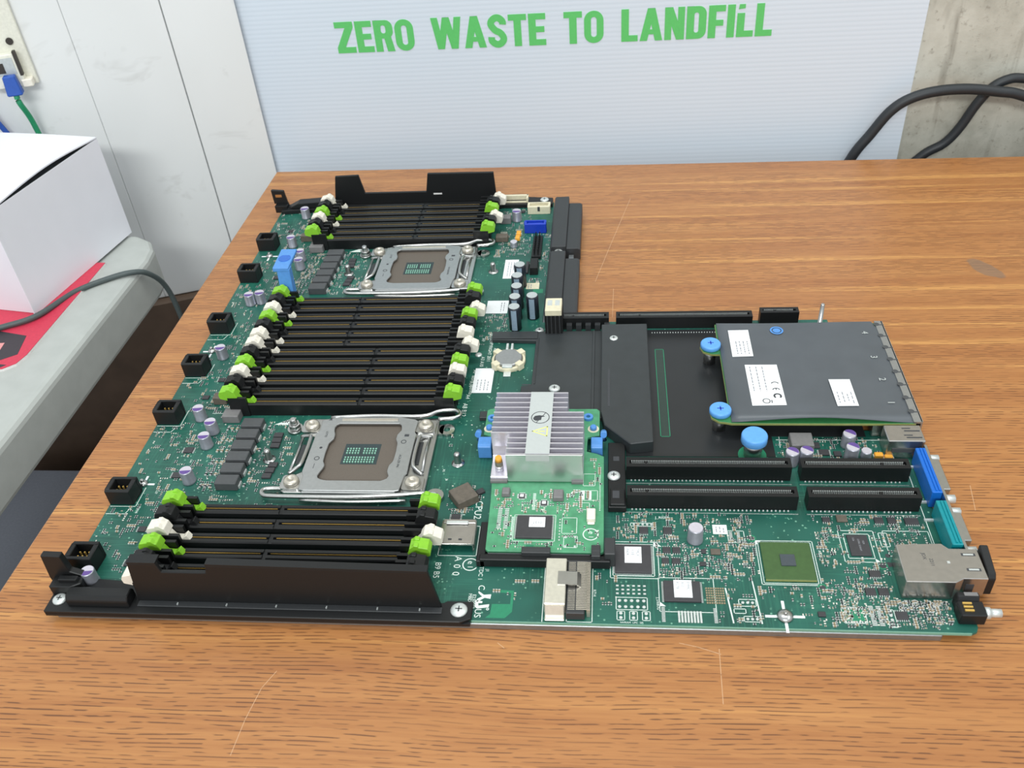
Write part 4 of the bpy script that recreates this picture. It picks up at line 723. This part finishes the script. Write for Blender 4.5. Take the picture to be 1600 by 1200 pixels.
for i in range(8):
    for j in range(7): pg.box(361.4+i*1.25, 362.3+i*1.25, 14.6+j*1.6, 15.5+j*1.6, .02, .4)
pg.build('ceramic_array', 'tan', mb); ex(361, 14, 371.6, 26)

# small surface-mount parts ---------------------------------------
sm = MB(); R_ = random.Random(11)
def smd(x, y, kind, turn):
    w_, d_, h_ = ((1.6, .8, .5), (1.9, 1.1, .9), (1.1, .6, .4), (2.6, 1.4, 1.0))[kind]
    mi = (0, 1, R_.choice((0, 1, 3)), R_.choice((0, 1)))[kind]
    def bx(a, b, c, d, h2, q): sm.box(*((x+a, x+b, y+c, y+d) if not turn else (x+c, x+d, y+a, y+b)), .02, h2, q)
    bx(-w_*.3, w_*.3, -d_/2, d_/2, h_, mi); bx(-w_/2, -w_*.3, -d_/2, d_/2, h_*1.02, 2); bx(w_*.3, w_/2, -d_/2, d_/2, h_*1.02, 2)
def region(x0, y0, x1, y1, n, kinds=(0, 0, 1, 2, 2)):
    k = 0; tr = 0
    while k < n and tr < n*4:
        tr += 1; cx, cy = R_.uniform(x0, x1), R_.uniform(y0, y1); turn = R_.random() < .5; kd = R_.choice(kinds); run = R_.choice((1, 1, 2, 3, 4))
        for q in range(run):
            x, y = (cx, cy+q*1.5) if not turn else (cx+q*1.5, cy)
            if x0 <= x <= x1 and y0 <= y <= y1 and free(x, y): smd(x, y, kd, turn); ex(x-1, y-.9, x+1, y+.9, 0) if R_.random() < .6 else None; k += 1
for a in ((3, 24, 47, 470, 620), (48, 92, 64, 160, 70), (48, 316, 66, 392, 90), (80, 92, 106, 160, 60), (80, 316, 106, 386, 60), (60, 80, 106, 93, 18), (213, 372, 244, 462, 130), (213, 76, 236, 100, 22), (244, 330, 260, 410, 40), (214, 262, 236, 287, 34), (213, 244, 226, 262, 10), (312, 56, 392, 80, 150), (336, 30, 392, 56, 170), (366, 2, 428, 28, 60), (422, 28, 462, 82, 120), (424, 2, 485, 30, 230), (462, 48, 490, 82, 60), (412, 118, 478, 146, 80), (458, 14, 486, 21, 40), (303, 12, 314, 34, 8), (486, 84, 492, 120, 14), (236, 12, 274, 34, 8), (205, 128, 224, 168, 6)): region(*a[:4], int(a[4]*1.7))
for bv in (98, 322.5):
    for i in range(6):
        y = bv+i*10.9
        for q in range(3): smd(53+q*3.2, y-1.2, 3, True); smd(53.6+q*3.0, y+2.6, 0, False)
        smd(81.5, y, 3, True); smd(84.5, y+2, 0, True); smd(84.3, y-3, 0, True)
o = sm.build('surface_mount_parts', ['chip', 'tan', 'tin', 'ivory'], mb); o['kind'] = 'stuff'

# ---------------------------------------------------------------- card carrier on the board
hb = MB().box(238.6, 311, 36.4, 40.6, 0.05, 6.4).box(238.6, 311, 40.6, 43.4, 0.05, 4.0).box(236.6, 241.4, 36.4, 66, 0.05, 5).build('card_carrier', 'black_plastic', mb, bevel=.4); MB().box(307.7, 313.8, 38, 50, .05, 11).build('carrier_post', 'charcoal_plastic', hb, bevel=.5); MB().box(300.6, 305.6, 37.4, 42, 4, 9.6).box(300.6, 305.6, 41, 45.6, 7.3, 9.7).build('carrier_clip', 'charcoal_plastic', hb, bevel=.3); MB().box(262, 278, 39.4, 42, 5, 9.4).box(262, 278, 41.5, 43.8, 7.3, 9.4).build('carrier_clip', 'charcoal_plastic', hb, bevel=.3); MB().box(243, 300, 40.4, 41.0, 6.4, 6.7).build('highlight_rib', 'inductor', hb)
ex(236, 36, 314, 168)
for x0, x1 in ((228, 236.5), (299.2, 306.4)):
    q = MB().slab([(124.4, 0.1), (124.4, 9.4), (126, 10.6), (133, 10.8), (136, 8), (136.6, 0.1)], 'x', x0, x1).build('card_clamp', 'mid_blue', mb, bevel=.6, seg=2, label='blue card clamp'); MB().tube([(x0-.6 if x0 < 260 else x1+.6, 138, 4), (x0-.6 if x0 < 260 else x1+.6, 138.5, 10), (x0-.6 if x0 < 260 else x1+.6, 134, 11.5)], 2, 10).build('clamp_arm', 'mid_blue', q)
for y in (43, 47, 51, 55): pass

# storage controller card ---------------------------------------------
sc_card = tag(empty('storage_controller_card', (272, 104, GZ+5.0)), 'bright green controller card with finned silver heatsink clipped onto the motherboard', 'expansion card')
OFF[sc_card.name] = (-272, -104, -5.0)
CP = [(230.2, 139.5), (230.2, 163.5), (232, 165), (302.4, 165), (304.4, 163), (304.4, 139), (297, 137), (296.6, 124), (303, 122), (307.2, 119.5), (307.4, 43.2), (306, 42.2), (242.8, 42.2), (241.4, 43.6), (240.6, 80), (238.6, 118), (238.6, 136)]
MB().prism(CP, 5.2, 6.9).build('printed_circuit', ['card_green'], sc_card, bevel=.15)
EX2 = list(EX); EX.clear(); ex(236, 90, 298, 166)
fin = MB(); base = MB().prism([(239, 97), (295, 97), (295, 136.4), (285, 136.4), (285, 154.8), (239, 154.8)], 7.6, 10.4)
hs = base.build('heatsink', 'aluminium', sc_card, bevel=.2); HZ = 29.4
for k in range(13):
    v = 154.2-k*4.72; x0 = 239 if k < 9 else 249.6; x1 = 284.8 if k < 4 else 295
    MB().box(x0, x1, v-.55, v+.55, 10.4, HZ).build('fin', 'aluminium', hs)
MB().box(249.6, 295, 96.4, 97.4, 7.6, HZ).build('front_fin', 'polished', hs, bevel=.15)
MB().box(239, 249.4, 95.2, 99, 6.9, 9).box(288, 295, 95, 97, 6.9, 9).build('foot', 'pale_ferrite', hs, bevel=.2)
MB().slab([(110, 10.4), (97.2, 10.5), (97.2, 10.9), (110, 10.9), (113.4, 13), (115.4, 19), (116.2, HZ), (116.6, 10.4)], 'x', 239.2, 249.4).build('shoulder', 'aluminium', hs, bevel=.2)
pn = MB().cyl(244.2, 103, 10.5, 15, 2.6, n=16).build('push_pin', 'aluminium', hs); m = MB()
for k in range(4): m.ring(244.2, 103, 1.6, 2.5, 15+k*.9, 15.5+k*.9, 16)
m.cyl(244.2, 103, 15, 18.6, 1.7, n=14).build('spring', 'nickel', pn); MB().cyl(244.2, 103, 18.6, 21.4, 2.3, 1.9, n=16).build('pin_head', 'tantalum', pn)
st = MB().box(261.2, 275.6, 97.6, 154.8, HZ, HZ+.25).box(261.6, 275.4, 95.9, 96.4, 25, HZ+.2).build('warning_strip', 'hs_label', hs); k = MB().ring(268.4, 130, 5.2, 5.7, HZ+.26, HZ+.3, 30).prism([(264.0, 129.4), (265.0, 131.4), (267.8, 132.0), (270.8, 131.4), (271.0, 130.8), (269.2, 130.4), (269.0, 127.6), (265.8, 126.8), (264.4, 127.8)], HZ+.26, HZ+.3).line([(266.2, 125.2), (271.6, 134.6)], .4, HZ+.3, HZ+.33); k.build('no_touch_symbol', 'ink', st)
MB().line([(264.4, 117.2), (273.2, 121.4), (273.2, 113.0), (264.4, 117.2)], .7, HZ+.26, HZ+.3).line([(268.0, 117.2), (271.4, 117.2)], .8, HZ+.26, HZ+.3).build('warning_triangle', 'yellow_ink', st)
for x in (233.4, 300.4):
    q = MB().cyl(x, 145, 6.9, 7.1, 3.6, n=22).build('clamp_washer', 'cream', sc_card); MB().lathe([(2.2, 7.1), (2.2, 8.8), (1.6, 9.6)], x, 145, 16).build('blue_pin', 'mid_blue', q)
    MB().ring(x-3.4 if x > 260 else x+1, 155.6 if x > 260 else 154.4, 1.4, 3.1, 6.9, 8.6, 20).build('blue_grommet', 'mid_blue', sc_card)
cc = chip(267.8, 59.8, 20.4, 17.2, 1.5, 'x', parent=sc_card, z=6.9, pitch=.7); MB().box(-3, 6.2, -.6, 7, 1.5, 1.56).build('sticker', 'sticker', cc); MB().text('0137', 1.8, 3, 2.6, 180, 1.6).text('R', -1.2, .8, 1.4, 180, 1.6).build('print', 'pale_ink', cc)
for x, y, w_, d_, h_, m_ in ((249.4, 86.5, 5.2, 6, 3.4, 'pale_ferrite'), (280.6, 84.2, 6.6, 7.6, 3.6, 'pale_ferrite')): o = MB().box(-w_/2, w_/2, -d_/2, d_/2, 0, h_, taper=.4).build('inductor', m_, sc_card, (x, y, 6.9), bevel=.5)
for x, y in ((259, 84.5), (272.4, 79)): o = chip(x, y, 3.6, 3.8, 1.0, 'xy', parent=sc_card, z=6.9, pitch=.7); MB().box(-1.1, 1.1, -1.1, 1.1, 1, 1.05).build('sticker', 'sticker', o)
o = MB().box(297.6, 302.6, 64.2, 72.6, 6.9, 10.6).box(298, 302.2, 62.4, 64.2, 6.9, 8.4).build('battery_plug', 'ivory', sc_card, bevel=.5)
ex(256, 50, 280, 70); ex(246, 83, 252.6, 90); ex(277, 80, 284.4, 88.4); ex(296, 62, 304, 74); ex(255, 81, 262, 88); ex(270, 76, 275, 82)
q = MB()
for j in range(12):
    for x in (247.2, 251.2): q.box(x-1.2, x+1.2, 59+j*1.35, 59.7+j*1.35, 6.9, 7.2)
for j in range(8): q.cyl(282.4, 51+j*2.2, 6.9, 7.1, .5, n=8)
for x in (286, 291.4):
    for y in (46.4, 53): q.cyl(x, y, 6.9, 7.15, .7, n=10)
q.build('solder_pads', 'tin', sc_card)['kind'] = 'stuff'
q = MB().rect(256, 49.8, 279.8, 69.8, .3, 6.91, 6.95).rect(285, 45.6, 292.6, 54, .3, 6.91, 6.95).rect(283.6, 56, 292, 68, .3, 6.91, 6.95).rect(293.6, 82, 303.6, 90, .3, 6.91, 6.95).rect(293.6, 74.6, 299, 80, .3, 6.91, 6.95).rect(295, 94, 302, 104, .3, 6.91, 6.95).ring(300, 55.6, 3.9, 4.5, 6.91, 6.96, 28)
q.text('e', 300.2, 56.8, 4.6, -90, 6.97).text('1', 300.2, 53.6, 3.8, -90, 6.97).box(294, 296, 82.6, 89.6, 6.91, 6.95).box(298, 300, 82.6, 89.6, 6.91, 6.95)
for j in range(16): q.box(265.6, 267.4, 74+j*.85, 74.4+j*.85, 6.91, 6.95); q.box(254.4, 255.6, 51+j*1.1, 51.6+j*1.1, 6.91, 6.95)
for j in range(30): q.box(304.6, 305.4, 74+j*1.2, 74.4+j*1.2, 6.91, 6.95)
q.build('silkscreen', 'silk', sc_card)['kind'] = 'stuff'; MB().box(264, 268.4, 43.6, 47, 6.91, 6.94).build('bright_patch', 'light_green_patch', sc_card)
sm = MB(); old = sm.box
class _S(MB):
    def box(s, x0, x1, y0, y1, z0, z1, mi=0, rot=None, taper=0): return MB.box(s, x0, x1, y0, y1, z0+6.9, z1+6.9, mi, rot, taper)
sm = _S(); region(243, 44, 255, 92, 60); region(255, 70, 298, 92, 90); region(280, 44, 305, 92, 50); region(255, 43.5, 284, 49.6, 26); region(297, 94, 306, 118, 20)
sm.build('surface_mount_parts', ['chip', 'tan', 'tin', 'ivory'], sc_card)['kind'] = 'stuff'

# network daughter card ------------------------------------------------
nc = tag(empty('network_daughter_card', (440, 197, GZ+0.4)), 'network card under a black insulating sheet with white labels and blue thumbscrews', 'expansion card')
OFF[nc.name] = (-440, -197, -0.4)
def tabpoly(cy): return [(386, cy+7), (381, cy+8), (377, cy+7), (374.4, cy+3), (374.2, cy-3), (377, cy-7), (381, cy-8), (386, cy-7)]
NP = [(385.6, 251), (497, 251), (497, 143.4), (386.6, 143.4), (383, 144.4)]+[(379, 145), (374.6, 149), (374, 154), (376, 160), (381, 162.5), (386, 163)]+[(386, 215.6), (380, 215.8), (375, 218.6), (373.2, 224), (375, 229.4), (380, 232), (385.6, 232.4)]
MB().prism(NP, 11.6, 13.2).build('printed_circuit', 'ndc_edge', nc, bevel=.1); MB().prism([(x*.997+1.3, y*.997+.6) for x, y in NP], 13.2, 13.25).build('solder_mask', 'ndc_green', nc)
m = MB(); nx, ny = 16, 12; Y0, Y1, X0, X1 = 144.2, 251.6, 386.6, 496
for k in (0, 1):
    for j in range(ny+1):
        for i in range(nx+1):
            fx, fy = i/nx, j/ny; z = 13.5+3.6*max(0, 1-fy*7.5)**1.5*math.sin(math.pi*min(1, max(0, fx*1.02-.02)))**1.3+.35*math.sin(fx*5+fy*3)
            xx = X0+(X1-X0)*fx-(0 if i < nx else (6*max(0, fy-.93)/.07*.4)); m.v.append((xx, Y0+(Y1-Y0)*fy, z+k*.35))
n1 = (nx+1)*(ny+1)
for j in range(ny):
    for i in range(nx):
        a = j*(nx+1)+i; m.f += [(n1+a, n1+a+1, n1+a+nx+2, n1+a+nx+1), (a+nx+1, a+nx+2, a+1, a)]; m.mi += [0, 0]; m.sm += [True, True]
for i in range(nx): m.f.append((i, i+1, n1+i+1, n1+i)); m.mi.append(0); m.sm.append(False)
for j in range(ny): a = j*(nx+1); m.f.append((a+nx+1, a, n1+a, n1+a+nx+1)); m.mi.append(0); m.sm.append(False)
ins = m.build('insulating_sheet', 'insulator', nc)
def nlabel(pts, cols, z=14.35):
    o = MB().prism(pts, z, z+.08).build('paper_label', 'sticker', nc); p = MB(); r_ = random.Random(int(pts[0][0]))
    for cx, a, b in cols:
        y = b
        while y > a: l = min(r_.uniform(1.2, 3.4), y-a); p.box(cx-.35, cx+.35, y-l, y, z+.08, z+.11); y -= l+r_.uniform(.5, 1.1)
    p.build('print', 'pale_ink', o); return o
nlabel([(394, 242), (408, 242.4), (408, 211.6), (394, 211)], [(398, 214, 229), (400.4, 214, 229), (403, 214, 229), (405.6, 214, 229)])
o = nlabel([(401, 202), (422, 202), (422.4, 160), (401, 159.4)], [(404, 174, 200), (408, 174, 200), (412, 174, 200)])
MB().ring(418, 181, 2.0, 2.7, 14.44, 14.48, 16, arc=(20, 160)).ring(418, 174.6, 2.0, 2.7, 14.44, 14.48, 16, arc=(20, 160)).box(417.7, 418.3, 175, 177.2, 14.44, 14.48).ring(418, 169, 1.5, 2.7, 14.44, 14.48, 20, arc=(-50, 230)).ring(410.4, 164, 1.9, 2.5, 14.44, 14.48, 20).box(413.4, 414, 162, 165, 14.44, 14.48).build('marks', 'ink', o)
nlabel([(452.6, 186), (466, 186), (466.4, 159.2), (453.4, 159)], [(455.6, 162, 173), (458.6, 162, 173), (461.4, 163, 171), (464, 161, 173)])
MB().ring(427.6, 242, 3.4, 4.6, 14.0, 14.1, 26).cyl(427.6, 242, 14.0, 14.12, 2.7, n=22).build('blue_dot', 'mid_blue', nc)
m = MB()
for d, y in (('4', 238), ('3', 210), ('2', 186), ('1', 162.4)): m.text(d, 486.4, y, 6.2, -90, 14.45)
m.build('port_numbers', 'hs_label', nc)
for y in (224, 153.8):
    q = MB().lathe([(6.4, 13.3), (6.9, 13.8), (6.9, 16.2), (6.2, 17)], 380.4, y, 26).build('thumbscrew', 'blue', nc, label='blue thumbscrew'); MB().box(378.4, 382.4, y-.4, y+.4, 17, 17.06).box(380, 380.8, y-2, y+2, 17, 17.06).build('recess', 'usb_blue', q); MB().cyl(380.4, y, 0.4, 11.6, 4.2, n=16).build('standoff', 'steel', q)
jb = MB().box(473, 498.6, 146, 250, 0.4, 11.5).build('jack_block', 'shield', nc, bevel=.5)
bk = MB().box(495.6, 500.6, 143.6, 251.6, 13.3, 14.6).box(500, 501, 144, 251.6, -3, 14.6).build('bracket', 'plate', nc); m = MB()
for k in range(8): m.cyl(496.4, 247.6-k*13.4, 14.6, 14.72, 1.9, n=14); m.box(496.4, 501.05, 246.4-k*13.4, 247.4-k*13.4, 14.55, 14.7)
m.build('bracket_cuts', 'inductor', bk)
MB().box(440, 470, 147, 160, 9, 11.6).build('underside_part', 'tray_metal', nc)

# coin cell --------------------------------------------------------------
MBo = MB().lathe([(9.4, 0), (10, .4), (10, 2.6), (9.3, 3.1), (8.6, 3.1)], n=32); bt = tag(MBo.build('coin_cell_battery', 'plate', None, (238.6, 224.8, GZ+2.1)), 'round silver coin cell battery in a cream holder on the motherboard', 'battery')
